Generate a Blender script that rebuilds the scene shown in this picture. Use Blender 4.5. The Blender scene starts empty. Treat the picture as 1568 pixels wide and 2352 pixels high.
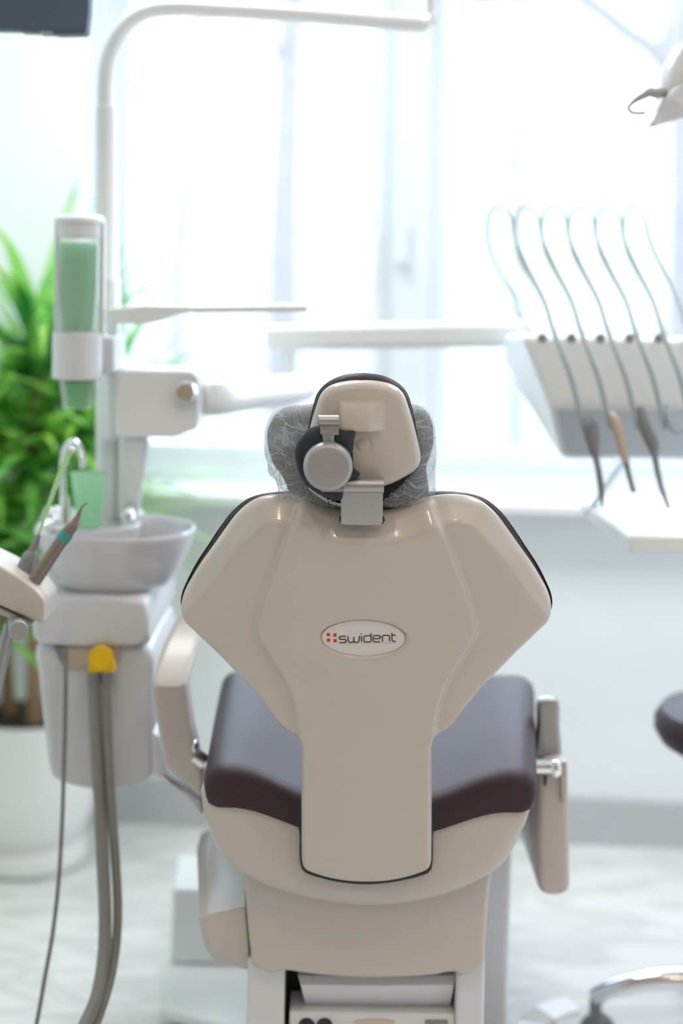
import bpy, bmesh, math, random
import numpy as np
from mathutils import Vector, Matrix
from mathutils.geometry import delaunay_2d_cdt

random.seed(7)
SC = bpy.context.scene
COL = SC.collection
PI = math.pi

# ------------------------------------------------------------------ camera
# 50 mm lens, tall frame, lens shifted down (perspective-corrected view), eye level 1.46 m
F_PX, CX, CY, HOR, CAM_H, ROLL = 3266.7, 784.0, 1176.0, 680.0, 1.46, math.radians(1.0)
cam_d = bpy.data.cameras.new('camera')
cam = bpy.data.objects.new('camera', cam_d); COL.objects.link(cam)
cam_d.sensor_fit = 'VERTICAL'; cam_d.sensor_height = 36.0; cam_d.sensor_width = 24.0
cam_d.lens = 50.0
cam_d.shift_y = -(CY - HOR) / 2352.0
cam_d.clip_start = 0.05; cam_d.clip_end = 200
cam_d.dof.use_dof = True; cam_d.dof.focus_distance = 1.97; cam_d.dof.aperture_fstop = 1.4
CAM_M = Matrix.Translation((0, 0, CAM_H)) @ Matrix.Rotation(PI/2, 4, 'X') @ Matrix.Rotation(ROLL, 4, 'Z')
cam.matrix_world = CAM_M
SC.camera = cam

# ------------------------------------------------------------------ light
SC.view_settings.view_transform = 'Standard'; SC.view_settings.look = 'None'
SC.view_settings.gamma = 1.0; SC.view_settings.use_curve_mapping = False
SC.view_settings.exposure = 0.15
SC.cycles.use_denoising = True
SC.cycles.max_bounces = 10; SC.cycles.diffuse_bounces = 5; SC.cycles.transparent_max_bounces = 24
SC.cycles.sample_clamp_indirect = 8.0
SC.cycles.caustics_reflective = False; SC.cycles.caustics_refractive = False
SKY = 8.6
PANEL_W, SPOT_W = 20.0, 3.9
world = bpy.data.worlds.new('overcast_sky'); SC.world = world; world.use_nodes = True
bg = world.node_tree.nodes['Background']
bg.inputs[0].default_value = (0.71, 0.84, 1.0, 1); bg.inputs[1].default_value = SKY

# ------------------------------------------------------------------ pixel -> place
def ray(px, py):
    d = Vector(((px - CX) / F_PX, -(py - CY) / F_PX - (CY - HOR) / F_PX, -1.0))
    return (CAM_M.to_3x3() @ d)
def at(px, py, Y):
    d = ray(px, py); t = Y / d.y
    return Vector((0, 0, CAM_H)) + d * t
def at_z(px, py, z):
    d = ray(px, py); t = (z - CAM_H) / d.z
    return Vector((0, 0, CAM_H)) + d * t

# ------------------------------------------------------------------ materials
MATS = {}
def pmat(name, col, rough=0.5, metal=0.0, coat=0.0, noise=0.0, nscale=20.0, bump=0.0, bscale=200.0,
         spec=0.5, sheen=0.0, transmission=0.0, sss=0.0):
    m = bpy.data.materials.new(name); m.use_nodes = True
    nt = m.node_tree; b = nt.nodes['Principled BSDF']
    b.inputs['Base Color'].default_value = (*col, 1)
    b.inputs['Roughness'].default_value = rough
    b.inputs['Metallic'].default_value = metal
    b.inputs['Coat Weight'].default_value = coat
    b.inputs['Coat Roughness'].default_value = 0.08
    b.inputs['Specular IOR Level'].default_value = spec
    b.inputs['Sheen Weight'].default_value = sheen
    b.inputs['Transmission Weight'].default_value = transmission
    tc = nt.nodes.new('ShaderNodeTexCoord')
    if noise > 0:
        n = nt.nodes.new('ShaderNodeTexNoise'); n.inputs['Scale'].default_value = nscale
        n.inputs['Detail'].default_value = 4
        nt.links.new(tc.outputs['Object'], n.inputs['Vector'])
        mx = nt.nodes.new('ShaderNodeMix'); mx.data_type = 'RGBA'
        mx.inputs[6].default_value = tuple(max(0, c * (1 - noise)) for c in col) + (1,)
        mx.inputs[7].default_value = tuple(min(1, c * (1 + noise)) for c in col) + (1,)
        nt.links.new(n.outputs['Fac'], mx.inputs[0]); nt.links.new(mx.outputs[2], b.inputs['Base Color'])
    if bump > 0:
        n2 = nt.nodes.new('ShaderNodeTexNoise'); n2.inputs['Scale'].default_value = bscale
        n2.inputs['Detail'].default_value = 3
        nt.links.new(tc.outputs['Object'], n2.inputs['Vector'])
        bp = nt.nodes.new('ShaderNodeBump'); bp.inputs['Strength'].default_value = bump
        bp.inputs['Distance'].default_value = 0.002
        nt.links.new(n2.outputs['Fac'], bp.inputs['Height']); nt.links.new(bp.outputs['Normal'], b.inputs['Normal'])
    MATS[name] = m
    return m

M_ivory = pmat('chair_plastic', (0.53, 0.485, 0.445), 0.32, coat=0.18, noise=0.015, nscale=6)
M_white = pmat('unit_plastic', (0.66, 0.67, 0.70), 0.3, coat=0.4, noise=0.015, nscale=6)
M_white2 = pmat('haze_lit_plastic', (0.84, 0.86, 0.87), 0.3, coat=0.3, noise=0.015, nscale=6)  # lighter copy of the unit plastic, haze and top light put into its colour
M_ceram = pmat('basin_ceramic', (0.60, 0.60, 0.63), 0.15, coat=0.5, noise=0.01)
M_leather = pmat('dark_upholstery', (0.046, 0.030, 0.038), 0.46, noise=0.06, nscale=60, bump=0.35, bscale=420, coat=0.0, spec=0.24)
M_cloth = pmat('black_cloth', (0.018, 0.024, 0.034), 0.8, noise=0.3, nscale=60, bump=0.6, bscale=500, sheen=0.05)
M_steel = pmat('brushed_metal', (0.42, 0.42, 0.42), 0.38, metal=0.85, noise=0.05, nscale=300, bump=0.1, bscale=900)
M_steel2 = pmat('satin_cast_metal', (0.38, 0.38, 0.39), 0.45, metal=0.6, noise=0.05, nscale=200)
M_chrome = pmat('chrome', (0.82, 0.83, 0.85), 0.09, metal=1.0, noise=0.01)
M_wall = pmat('painted_wall', (0.83, 0.87, 0.89), 0.75, noise=0.015, nscale=3, bump=0.08, bscale=120)
M_wallg = pmat('pale_green_wall', (0.78, 0.86, 0.84), 0.75, noise=0.015, nscale=3, bump=0.08, bscale=120)
M_wallw = pmat('warm_taupe_wall', (0.46, 0.37, 0.29), 0.75, noise=0.03, nscale=3)
M_ceil = pmat('ceiling_paint', (0.85, 0.85, 0.85), 0.85, noise=0.01, nscale=3)
M_frame = pmat('window_frame_pvc', (0.70, 0.74, 0.78), 0.35, noise=0.01)
M_sill = pmat('window_sill_white', (0.90, 0.90, 0.90), 0.3, noise=0.01)
M_base = pmat('baseboard_grey', (0.52, 0.53, 0.54), 0.35, noise=0.06, nscale=12)
M_dark = pmat('dark_recess', (0.02, 0.022, 0.025), 0.6, noise=0.1)  # near-black, also stands in for shade in gaps and slots
M_grey = pmat('grey_rubber', (0.22, 0.22, 0.225), 0.45, noise=0.05)
M_hose = pmat('grey_hose', (0.25, 0.245, 0.24), 0.4, noise=0.05, nscale=80, bump=0.15, bscale=600)
M_hosel = pmat('pale_hose', (0.40, 0.46, 0.50), 0.4, noise=0.04, nscale=80)
M_bronze = pmat('bronze_grey_plastic', (0.21, 0.17, 0.145), 0.28, coat=0.4, noise=0.05)
M_yellow = pmat('yellow_plastic', (0.80, 0.50, 0.0), 0.4, noise=0.05)
M_beige = pmat('beige_plastic', (0.55, 0.47, 0.38), 0.4, noise=0.04)
M_teal = pmat('teal_ring', (0.05, 0.30, 0.27), 0.3, noise=0.05)
M_orange = pmat('orange_sleeve', (0.58, 0.47, 0.38), 0.4, noise=0.05)
M_navy = pmat('dark_blue_grey_casing', (0.07, 0.10, 0.15), 0.45, noise=0.08, nscale=8)
M_pot = pmat('glazed_planter', (0.88, 0.88, 0.87), 0.25, coat=0.3, noise=0.01)
M_soil = pmat('potting_soil', (0.05, 0.04, 0.03), 0.95, noise=0.5, nscale=70, bump=1.0, bscale=150)
M_bark = pmat('plant_bark', (0.36, 0.22, 0.14), 0.85, noise=0.3, nscale=40, bump=0.8, bscale=60)
M_red = pmat('red_print', (0.62, 0.03, 0.03), 0.5, noise=0.03)
M_ink = pmat('charcoal_print', (0.05, 0.065, 0.07), 0.5, noise=0.03)
M_badge = pmat('badge_face', (0.66, 0.625, 0.61), 0.3, coat=0.3, noise=0.01)
M_ground = pmat('pale_paving', (0.30, 0.30, 0.30), 0.9, noise=0.1, nscale=1.2)
M_grass = pmat('pale_grass', (0.30, 0.315, 0.25), 0.95, noise=0.25, nscale=3)
M_trunk = pmat('outdoor_bark', (0.155, 0.145, 0.14), 0.95, noise=0.2, nscale=10)
M_facade = pmat('outdoor_facade', (0.36, 0.345, 0.345), 0.9, noise=0.05, nscale=1)
M_facade2 = pmat('outdoor_glass_dark', (0.26, 0.27, 0.29), 0.4, noise=0.05, nscale=1)

def thin_mat(name, col, alpha, rough=0.3, gloss=0.1, tl=0.5):
    """a thin sheet: part see-through, part diffuse/translucent, a little gloss"""
    m = bpy.data.materials.new(name); m.use_nodes = True; nt = m.node_tree; nt.nodes.clear()
    out = nt.nodes.new('ShaderNodeOutputMaterial')
    tr = nt.nodes.new('ShaderNodeBsdfTransparent')
    df = nt.nodes.new('ShaderNodeBsdfDiffuse'); df.inputs[0].default_value = (*col, 1)
    tl_ = nt.nodes.new('ShaderNodeBsdfTranslucent'); tl_.inputs[0].default_value = (*col, 1)
    gl = nt.nodes.new('ShaderNodeBsdfGlossy'); gl.inputs['Roughness'].default_value = rough
    m1 = nt.nodes.new('ShaderNodeMixShader'); m1.inputs[0].default_value = tl
    nt.links.new(df.outputs[0], m1.inputs[1]); nt.links.new(tl_.outputs[0], m1.inputs[2])
    m2 = nt.nodes.new('ShaderNodeMixShader'); m2.inputs[0].default_value = alpha
    nt.links.new(tr.outputs[0], m2.inputs[1]); nt.links.new(m1.outputs[0], m2.inputs[2])
    fr = nt.nodes.new('ShaderNodeFresnel'); fr.inputs[0].default_value = 1.3
    mu = nt.nodes.new('ShaderNodeMath'); mu.operation = 'MULTIPLY'; mu.inputs[1].default_value = gloss
    nt.links.new(fr.outputs[0], mu.inputs[0])
    m3 = nt.nodes.new('ShaderNodeMixShader')
    nt.links.new(mu.outputs[0], m3.inputs[0]); nt.links.new(m2.outputs[0], m3.inputs[1]); nt.links.new(gl.outputs[0], m3.inputs[2])
    nt.links.new(m3.outputs[0], out.inputs[0])
    return m
M_glass = thin_mat('window_glass', (0.9, 0.95, 1.0), 0.0, 0.02, 0.6)
M_tube = thin_mat('clear_acrylic', (0.95, 0.97, 0.98), 0.22, 0.15, 0.25, 0.7)  # milky white share stands in for glare on the clear tube
M_cup = thin_mat('green_cup_plastic', (0.62, 1.0, 0.74), 0.46, 0.3, 0.2, 0.7)
M_cup2 = thin_mat('frosted_green_cup', (0.68, 0.98, 0.75), 0.70, 0.3, 0.4, 0.75)
M_cup3 = thin_mat('green_cup_single', (0.25, 0.80, 0.30), 0.70, 0.3, 0.5, 0.75)
M_straw = thin_mat('pale_green_tube', (0.62, 0.85, 0.50), 0.85, 0.3, 0.6)

def floor_mat():
    m = pmat('glossy_stone_floor', (0.82, 0.82, 0.82), 0.22, coat=0.2)
    nt = m.node_tree; b = nt.nodes['Principled BSDF']
    tc = nt.nodes.new('ShaderNodeTexCoord')
    mp = nt.nodes.new('ShaderNodeMapping'); mp.inputs['Rotation'].default_value = (0, 0, 0.35); mp.inputs['Scale'].default_value = (1.2, 4.0, 1)
    nt.links.new(tc.outputs['Object'], mp.inputs[0])
    n = nt.nodes.new('ShaderNodeTexNoise'); n.inputs['Scale'].default_value = 1.8; n.inputs['Detail'].default_value = 7
    n.inputs['Distortion'].default_value = 1.2
    nt.links.new(mp.outputs[0], n.inputs['Vector'])
    cr = nt.nodes.new('ShaderNodeValToRGB')
    cr.color_ramp.elements[0].position = 0.40; cr.color_ramp.elements[0].color = (0.84, 0.83, 0.83, 1)
    cr.color_ramp.elements[1].position = 0.60; cr.color_ramp.elements[1].color = (0.84, 0.83, 0.83, 1)
    e = cr.color_ramp.elements.new(0.5); e.color = (0.70, 0.69, 0.68, 1)
    nt.links.new(n.outputs['Fac'], cr.inputs[0])
    br = nt.nodes.new('ShaderNodeTexBrick'); br.inputs['Scale'].default_value = 1.0
    br.inputs['Color1'].default_value = (1, 1, 1, 1); br.inputs['Color2'].default_value = (0.975, 0.975, 0.975, 1)
    br.inputs['Mortar'].default_value = (0.85, 0.85, 0.84, 1); br.inputs['Mortar Size'].default_value = 0.002
    br.inputs['Brick Width'].default_value = 1.2; br.inputs['Row Height'].default_value = 0.6
    nt.links.new(tc.outputs['Object'], br.inputs['Vector'])
    mx = nt.nodes.new('ShaderNodeMix'); mx.data_type = 'RGBA'; mx.blend_type = 'MULTIPLY'; mx.inputs[0].default_value = 1
    nt.links.new(cr.outputs[0], mx.inputs[6]); nt.links.new(br.outputs[0], mx.inputs[7])
    nt.links.new(mx.outputs[2], b.inputs['Base Color'])
    return m
M_floor = floor_mat()

def leaf_mat():
    m = bpy.data.materials.new('plant_leaf'); m.use_nodes = True; nt = m.node_tree; nt.nodes.clear()
    out = nt.nodes.new('ShaderNodeOutputMaterial')
    gi = nt.nodes.new('ShaderNodeTexCoord')
    n = nt.nodes.new('ShaderNodeTexNoise'); n.inputs['Scale'].default_value = 6
    nt.links.new(gi.outputs['Object'], n.inputs['Vector'])
    cr = nt.nodes.new('ShaderNodeValToRGB')
    cr.color_ramp.elements[0].position = 0.35; cr.color_ramp.elements[0].color = (0.07, 0.36, 0.10, 1)
    cr.color_ramp.elements[1].position = 0.68; cr.color_ramp.elements[1].color = (0.50, 0.82, 0.16, 1)
    nt.links.new(n.outputs['Fac'], cr.inputs[0])
    df = nt.nodes.new('ShaderNodeBsdfPrincipled'); df.inputs['Roughness'].default_value = 0.35
    tl = nt.nodes.new('ShaderNodeBsdfTranslucent')
    nt.links.new(cr.outputs[0], df.inputs['Base Color'])
    nt.links.new(cr.outputs[0], tl.inputs[0])
    mx = nt.nodes.new('ShaderNodeMixShader'); mx.inputs[0].default_value = 0.5
    nt.links.new(df.outputs[0], mx.inputs[1]); nt.links.new(tl.outputs[0], mx.inputs[2])
    nt.links.new(mx.outputs[0], out.inputs[0])
    return m
M_leaf = leaf_mat()

def net_mat(cx, cz):
    """crinkled non-woven fabric: sheer, with whiter threads and gathers radiating from the gathered edge"""
    m = bpy.data.materials.new('sheer_nonwoven'); m.use_nodes = True; nt = m.node_tree; nt.nodes.clear()
    N = nt.nodes.new; L = nt.links.new
    out = N('ShaderNodeOutputMaterial'); tc = N('ShaderNodeTexCoord')
    ns = N('ShaderNodeTexNoise'); ns.inputs['Scale'].default_value = 22; ns.inputs['Detail'].default_value = 3
    L(tc.outputs['Object'], ns.inputs['Vector'])
    mixv = N('ShaderNodeMix'); mixv.data_type = 'VECTOR'; mixv.inputs[0].default_value = 0.05
    L(tc.outputs['Object'], mixv.inputs[4]); L(ns.outputs['Color'], mixv.inputs[5])
    mp = N('ShaderNodeMapping'); mp.inputs['Rotation'].default_value = (0, 0.6, 0); mp.inputs['Scale'].default_value = (1.0, 1, 0.45)
    L(mixv.outputs[1], mp.inputs[0])
    def ridge(scale, w):
        v = N('ShaderNodeTexVoronoi'); v.feature = 'DISTANCE_TO_EDGE'; v.inputs['Scale'].default_value = scale
        L(mp.outputs[0], v.inputs['Vector'])
        r = N('ShaderNodeMapRange'); r.inputs[1].default_value = 0; r.inputs[2].default_value = w
        r.inputs[3].default_value = 1; r.inputs[4].default_value = 0
        L(v.outputs['Distance'], r.inputs[0]); return r.outputs[0]
    r1, r2 = ridge(26, 0.030), ridge(80, 0.05)
    sp = N('ShaderNodeSeparateXYZ'); L(mixv.outputs[1], sp.inputs[0])
    zo = N('ShaderNodeMath'); zo.operation = 'SUBTRACT'; zo.inputs[1].default_value = cz; L(sp.outputs[2], zo.inputs[0])
    an = N('ShaderNodeMath'); an.operation = 'ARCTAN2'; L(zo.outputs[0], an.inputs[0]); L(sp.outputs[0], an.inputs[1])
    ab = N('ShaderNodeMath'); ab.operation = 'MULTIPLY'; ab.inputs[1].default_value = 26; L(an.outputs[0], ab.inputs[0])
    r2_ = N('ShaderNodeCombineXYZ'); L(sp.outputs[0], r2_.inputs[0]); L(zo.outputs[0], r2_.inputs[1])
    ln = N('ShaderNodeVectorMath'); ln.operation = 'LENGTH'; L(r2_.outputs[0], ln.inputs[0])
    lb = N('ShaderNodeMath'); lb.operation = 'MULTIPLY'; lb.inputs[1].default_value = 22; L(ln.outputs['Value'], lb.inputs[0])
    cb = N('ShaderNodeCombineXYZ'); L(ab.outputs[0], cb.inputs[0]); L(lb.outputs[0], cb.inputs[1])
    st = N('ShaderNodeTexNoise'); st.inputs['Scale'].default_value = 1.0; st.inputs['Detail'].default_value = 2
    L(cb.outputs[0], st.inputs['Vector'])
    sr = N('ShaderNodeMapRange'); sr.inputs[1].default_value = 0.50; sr.inputs[2].default_value = 0.68
    L(st.outputs['Fac'], sr.inputs[0])
    a = N('ShaderNodeMath'); a.operation = 'MAXIMUM'; L(r1, a.inputs[0])
    h = N('ShaderNodeMath'); h.operation = 'MULTIPLY'; h.inputs[1].default_value = 0.45; L(r2, h.inputs[0]); L(h.outputs[0], a.inputs[1])
    s = N('ShaderNodeMath'); s.operation = 'MULTIPLY'; s.inputs[1].default_value = 0.75; L(sr.outputs[0], s.inputs[0])
    b = N('ShaderNodeMath'); b.operation = 'MAXIMUM'; L(a.outputs[0], b.inputs[0]); L(s.outputs[0], b.inputs[1])
    fr = N('ShaderNodeMapRange'); fr.inputs[3].default_value = 0.30; fr.inputs[4].default_value = 0.80
    L(b.outputs[0], fr.inputs[0])
    tr = N('ShaderNodeBsdfTransparent')
    df = N('ShaderNodeBsdfDiffuse'); df.inputs[0].default_value = (0.86, 0.88, 0.90, 1)
    tl = N('ShaderNodeBsdfTranslucent'); tl.inputs[0].default_value = (0.66, 0.84, 1.0, 1)
    bp = N('ShaderNodeBump'); bp.inputs['Strength'].default_value = 0.6; bp.inputs['Distance'].default_value = 0.003
    L(b.outputs[0], bp.inputs['Height']); L(bp.outputs[0], df.inputs['Normal'])
    m1 = N('ShaderNodeMixShader'); m1.inputs[0].default_value = 0.35
    L(df.outputs[0], m1.inputs[1]); L(tl.outputs[0], m1.inputs[2])
    m2 = N('ShaderNodeMixShader'); L(fr.outputs[0], m2.inputs[0]); L(tr.outputs[0], m2.inputs[1]); L(m1.outputs[0], m2.inputs[2])
    L(m2.outputs[0], out.inputs[0])
    return m

def lamp_mat(name, col, s):
    m = bpy.data.materials.new(name); m.use_nodes = True; nt = m.node_tree; nt.nodes.clear()
    out = nt.nodes.new('ShaderNodeOutputMaterial'); e = nt.nodes.new('ShaderNodeEmission')
    e.inputs[0].default_value = (*col, 1); e.inputs[1].default_value = s
    nt.links.new(e.outputs[0], out.inputs[0]); return m
M_lamp = lamp_mat('warm_lamp_lens', (1.0, 0.80, 0.58), 14.0)
M_panel = lamp_mat('fill_panel_lens', (0.96, 0.98, 1.0), 3.0)

# ------------------------------------------------------------------ object helpers
ORIG = {}
def tag(o, label=None, cat=None, group=None, kind=None):
    if label: o['label'] = label
    if cat: o['category'] = cat
    if group: o['group'] = group
    if kind: o['kind'] = kind
    return o
def thing(name, label, cat, loc=(0, 0, 0), group=None):
    o = bpy.data.objects.new(name, None); COL.objects.link(o)
    o.location = loc; o.empty_display_size = 0.1; ORIG[o.name] = Vector(loc)
    return tag(o, label, cat, group)
def obj(name, vf, mat, parent=None, bevel=0.0, smooth=True, seg=3, label=None, origin=None, angle=35):
    verts, faces = vf
    if parent is not None: org = ORIG[parent.name]
    elif origin is not None: org = Vector(origin)
    else:
        a = np.array([tuple(v) for v in verts]); org = Vector(((a[:, 0].min() + a[:, 0].max()) / 2, (a[:, 1].min() + a[:, 1].max()) / 2, a[:, 2].min()))
    me = bpy.data.meshes.new(name)
    me.from_pydata([tuple(Vector(v) - org) for v in verts], [], [tuple(f) for f in faces])
    me.validate(); me.update()
    b = bmesh.new(); b.from_mesh(me); bmesh.ops.remove_doubles(b, verts=b.verts, dist=1e-6)
    bmesh.ops.recalc_face_normals(b, faces=b.faces); b.to_mesh(me); b.free()
    me.materials.append(mat)
    if smooth:
        for p in me.polygons: p.use_smooth = True
        me.set_sharp_from_angle(angle=math.radians(angle))
    o = bpy.data.objects.new(name, me); COL.objects.link(o)
    if parent is not None:
        o.parent = parent
    else: o.location = org
    ORIG[o.name] = org
    if bevel > 0:
        md = o.modifiers.new('bevel', 'BEVEL'); md.width = bevel; md.segments = seg; md.limit_method = 'ANGLE'
        md.angle_limit = math.radians(32); md.harden_normals = True
        for p in me.polygons: p.use_smooth = True
    if label: o['label'] = label
    return o
def join(*vfs):
    V, Fc = [], []
    for v, f in vfs:
        n = len(V); V += list(v); Fc += [tuple(i + n for i in q) for q in f]
    return V, Fc
def box8(p):
    """p: 4 points of the front face (clockwise) then the 4 matching back ones"""
    return list(p), [(0, 1, 2, 3), (7, 6, 5, 4), (0, 4, 5, 1), (1, 5, 6, 2), (2, 6, 7, 3), (3, 7, 4, 0)]
def box(c, s, rz=0.0):
    x, y, z = s[0] / 2, s[1] / 2, s[2] / 2; R = Matrix.Rotation(rz, 3, 'Z')
    P = [(-x, -y, z), (x, -y, z), (x, -y, -z), (-x, -y, -z), (-x, y, z), (x, y, z), (x, y, -z), (-x, y, -z)]
    return box8([Vector(c) + R @ Vector(q) for q in P])
def prism(pts, vec, scale=1.0):
    pts = [Vector(p) for p in pts]; vec = Vector(vec); n = len(pts)
    c = sum(pts, Vector()) / n
    b = [c + (p - c) * scale + vec for p in pts]
    return pts + b, [tuple(range(n)), tuple(range(2 * n - 1, n - 1, -1))] + [(i, i + n, (i + 1) % n + n, (i + 1) % n) for i in range(n)]
def pxprism(pp, Y, depth, scale=1.0, smooth=0):
    """outline given in image points lying at distance Y, with real depth"""
    if smooth: pp = crom(pp, smooth, True)
    return prism([at(q[0], q[1], q[2] if len(q) > 2 else Y) for q in pp], (0, depth, 0), scale)
def crom(P, n, closed=False):
    P = [tuple(map(float, p)) for p in P]; A = np.array(P); m = len(A); out = []
    rng = range(m) if closed else range(m - 1)
    for i in rng:
        if closed: p0, p1, p2, p3 = A[(i - 1) % m], A[i], A[(i + 1) % m], A[(i + 2) % m]
        else: p0, p1, p2, p3 = A[max(i - 1, 0)], A[i], A[i + 1], A[min(i + 2, m - 1)]
        t01 = max(np.linalg.norm(p1 - p0), 1e-9) ** .5; t12 = max(np.linalg.norm(p2 - p1), 1e-9) ** .5; t23 = max(np.linalg.norm(p3 - p2), 1e-9) ** .5
        m1 = (p2 - p1) + t12 * ((p1 - p0) / t01 - (p2 - p0) / (t01 + t12)) if np.any(p1 != p0) else (p2 - p1)
        m2 = (p2 - p1) + t12 * ((p3 - p2) / t23 - (p3 - p1) / (t12 + t23)) if np.any(p3 != p2) else (p2 - p1)
        for k in range(n):
            t = k / n; a = 2 * (p1 - p2) + m1 + m2; b = -3 * (p1 - p2) - 2 * m1 - m2
            out.append(a * t ** 3 + b * t ** 2 + m1 * t + p1)
    if not closed: out.append(A[-1])
    return [tuple(q) for q in out]
def tube(pts, r, n=14, smooth=0, caps=True, flat=1.0):
    pts = [tuple(p) for p in pts]
    rs = [r] * len(pts) if not hasattr(r, '__len__') else list(r)
    if smooth:
        q = crom([p + (rr,) for p, rr in zip(pts, rs)], smooth); pts = [a[:3] for a in q]; rs = [a[3] for a in q]
    P = [Vector(p) for p in pts]; V, Fc = [], []
    T = [(P[min(i + 1, len(P) - 1)] - P[max(i - 1, 0)]).normalized() for i in range(len(P))]
    ref = Vector((0, 0, 1)) if abs(T[0].z) < 0.9 else Vector((0, 1, 0))
    U = (ref - T[0] * ref.dot(T[0])).normalized()
    for i, p in enumerate(P):
        U = (U - T[i] * U.dot(T[i])).normalized(); W = T[i].cross(U)
        for k in range(n):
            a = 2 * PI * k / n; V.append(p + (U * math.cos(a) * flat + W * math.sin(a)) * rs[i])
    for i in range(len(P) - 1):
        for k in range(n):
            Fc.append((i * n + k, i * n + (k + 1) % n, (i + 1) * n + (k + 1) % n, (i + 1) * n + k))
    if caps: Fc += [tuple(range(n - 1, -1, -1)), tuple(range((len(P) - 1) * n, len(P) * n))]
    return V, Fc
def lathe(prof, c, n=40, axis=(0, 0, 1), sx=1.0, sy=1.0, close=False):
    ax = Vector(axis).normalized(); ref = Vector((1, 0, 0)) if abs(ax.x) < 0.9 else Vector((0, 1, 0))
    U = (ref - ax * ref.dot(ax)).normalized(); W = ax.cross(U); V, Fc = [], []; c = Vector(c)
    for r, z in prof:
        for k in range(n):
            a = 2 * PI * k / n; V.append(c + U * math.cos(a) * r * sx + W * math.sin(a) * r * sy + ax * z)
    m = len(prof)
    for i in range(m if close else m - 1):
        j = (i + 1) % m
        for k in range(n): Fc.append((i * n + k, i * n + (k + 1) % n, j * n + (k + 1) % n, j * n + k))
    if not close:
        if prof[0][0] > 1e-5: Fc.append(tuple(range(n - 1, -1, -1)))
        if prof[-1][0] > 1e-5: Fc.append(tuple(range((m - 1) * n, m * n)))
    return V, Fc
def ball(c, r, n=24, m=14):
    rr = r if hasattr(r, '__len__') else (r, r, r); V, Fc = lathe([(max(1e-6, math.sin(PI * i / m)), -math.cos(PI * i / m)) for i in range(m + 1)], (0, 0, 0), n)
    return [Vector(c) + Vector((v[0] * rr[0], v[1] * rr[1], v[2] * rr[2])) for v in V], Fc

# frames: a tilted working plane; h is the height above it towards the camera side
class Frame:
    def __init__(s, px, py, Y, tilt=0.0, yaw=0.0):
        s.O = at(px, py, Y); t = math.radians(tilt); R = Matrix.Rotation(math.radians(yaw), 3, 'Z')
        s.U = R @ Vector((1, 0, 0)); s.V = R @ Vector((0, -math.sin(t), math.cos(t))); s.N = s.U.cross(s.V)
    def uv(s, px, py, h=0.0):
        d = ray(px, py); C = Vector((0, 0, CAM_H)); P0 = s.O + s.N * h
        t = (P0 - C).dot(s.N) / d.dot(s.N); P = C + d * t - s.O
        return (P.dot(s.U), P.dot(s.V))
    def p3(s, u, v, h=0.0): return s.O + s.U * u + s.V * v + s.N * h

def seg_dist(P, poly, closed=True):
    A = np.array(poly); B = np.roll(A, -1, axis=0)
    if not closed: A, B = A[:-1], B[:-1]
    best = np.full(len(P), 1e9)
    for a, b in zip(A, B):
        ab = b - a; L = ab @ ab + 1e-18
        t = np.clip(((P - a) @ ab) / L, 0, 1); d = P - (a + t[:, None] * ab)
        best = np.minimum(best, (d * d).sum(1))
    return np.sqrt(best)
def inside(P, poly):
    A = np.array(poly); x, y = P[:, 0], P[:, 1]; r = np.zeros(len(P), bool); j = len(A) - 1
    for i in range(len(A)):
        xi, yi, xj, yj = A[i, 0], A[i, 1], A[j, 0], A[j, 1]
        c = ((yi > y) != (yj > y)) & (x < (xj - xi) * (y - yi) / (yj - yi + 1e-18) + xi); r ^= c; j = i
    return r
def sdist(P, poly):
    d = seg_dist(P, poly); return np.where(inside(P, poly), d, -d)
def resample(poly, step):
    A = np.array(poly + [poly[0]]); L = np.r_[0, np.cumsum(np.linalg.norm(np.diff(A, axis=0), axis=1))]
    n = max(8, int(L[-1] / step)); t = np.linspace(0, L[-1], n, endpoint=False)
    return np.c_[np.interp(t, L, A[:, 0]), np.interp(t, L, A[:, 1])]
def sstep(x, a, b):
    t = np.clip((x - a) / (b - a), 0, 1); return t * t * (3 - 2 * t)
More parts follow.
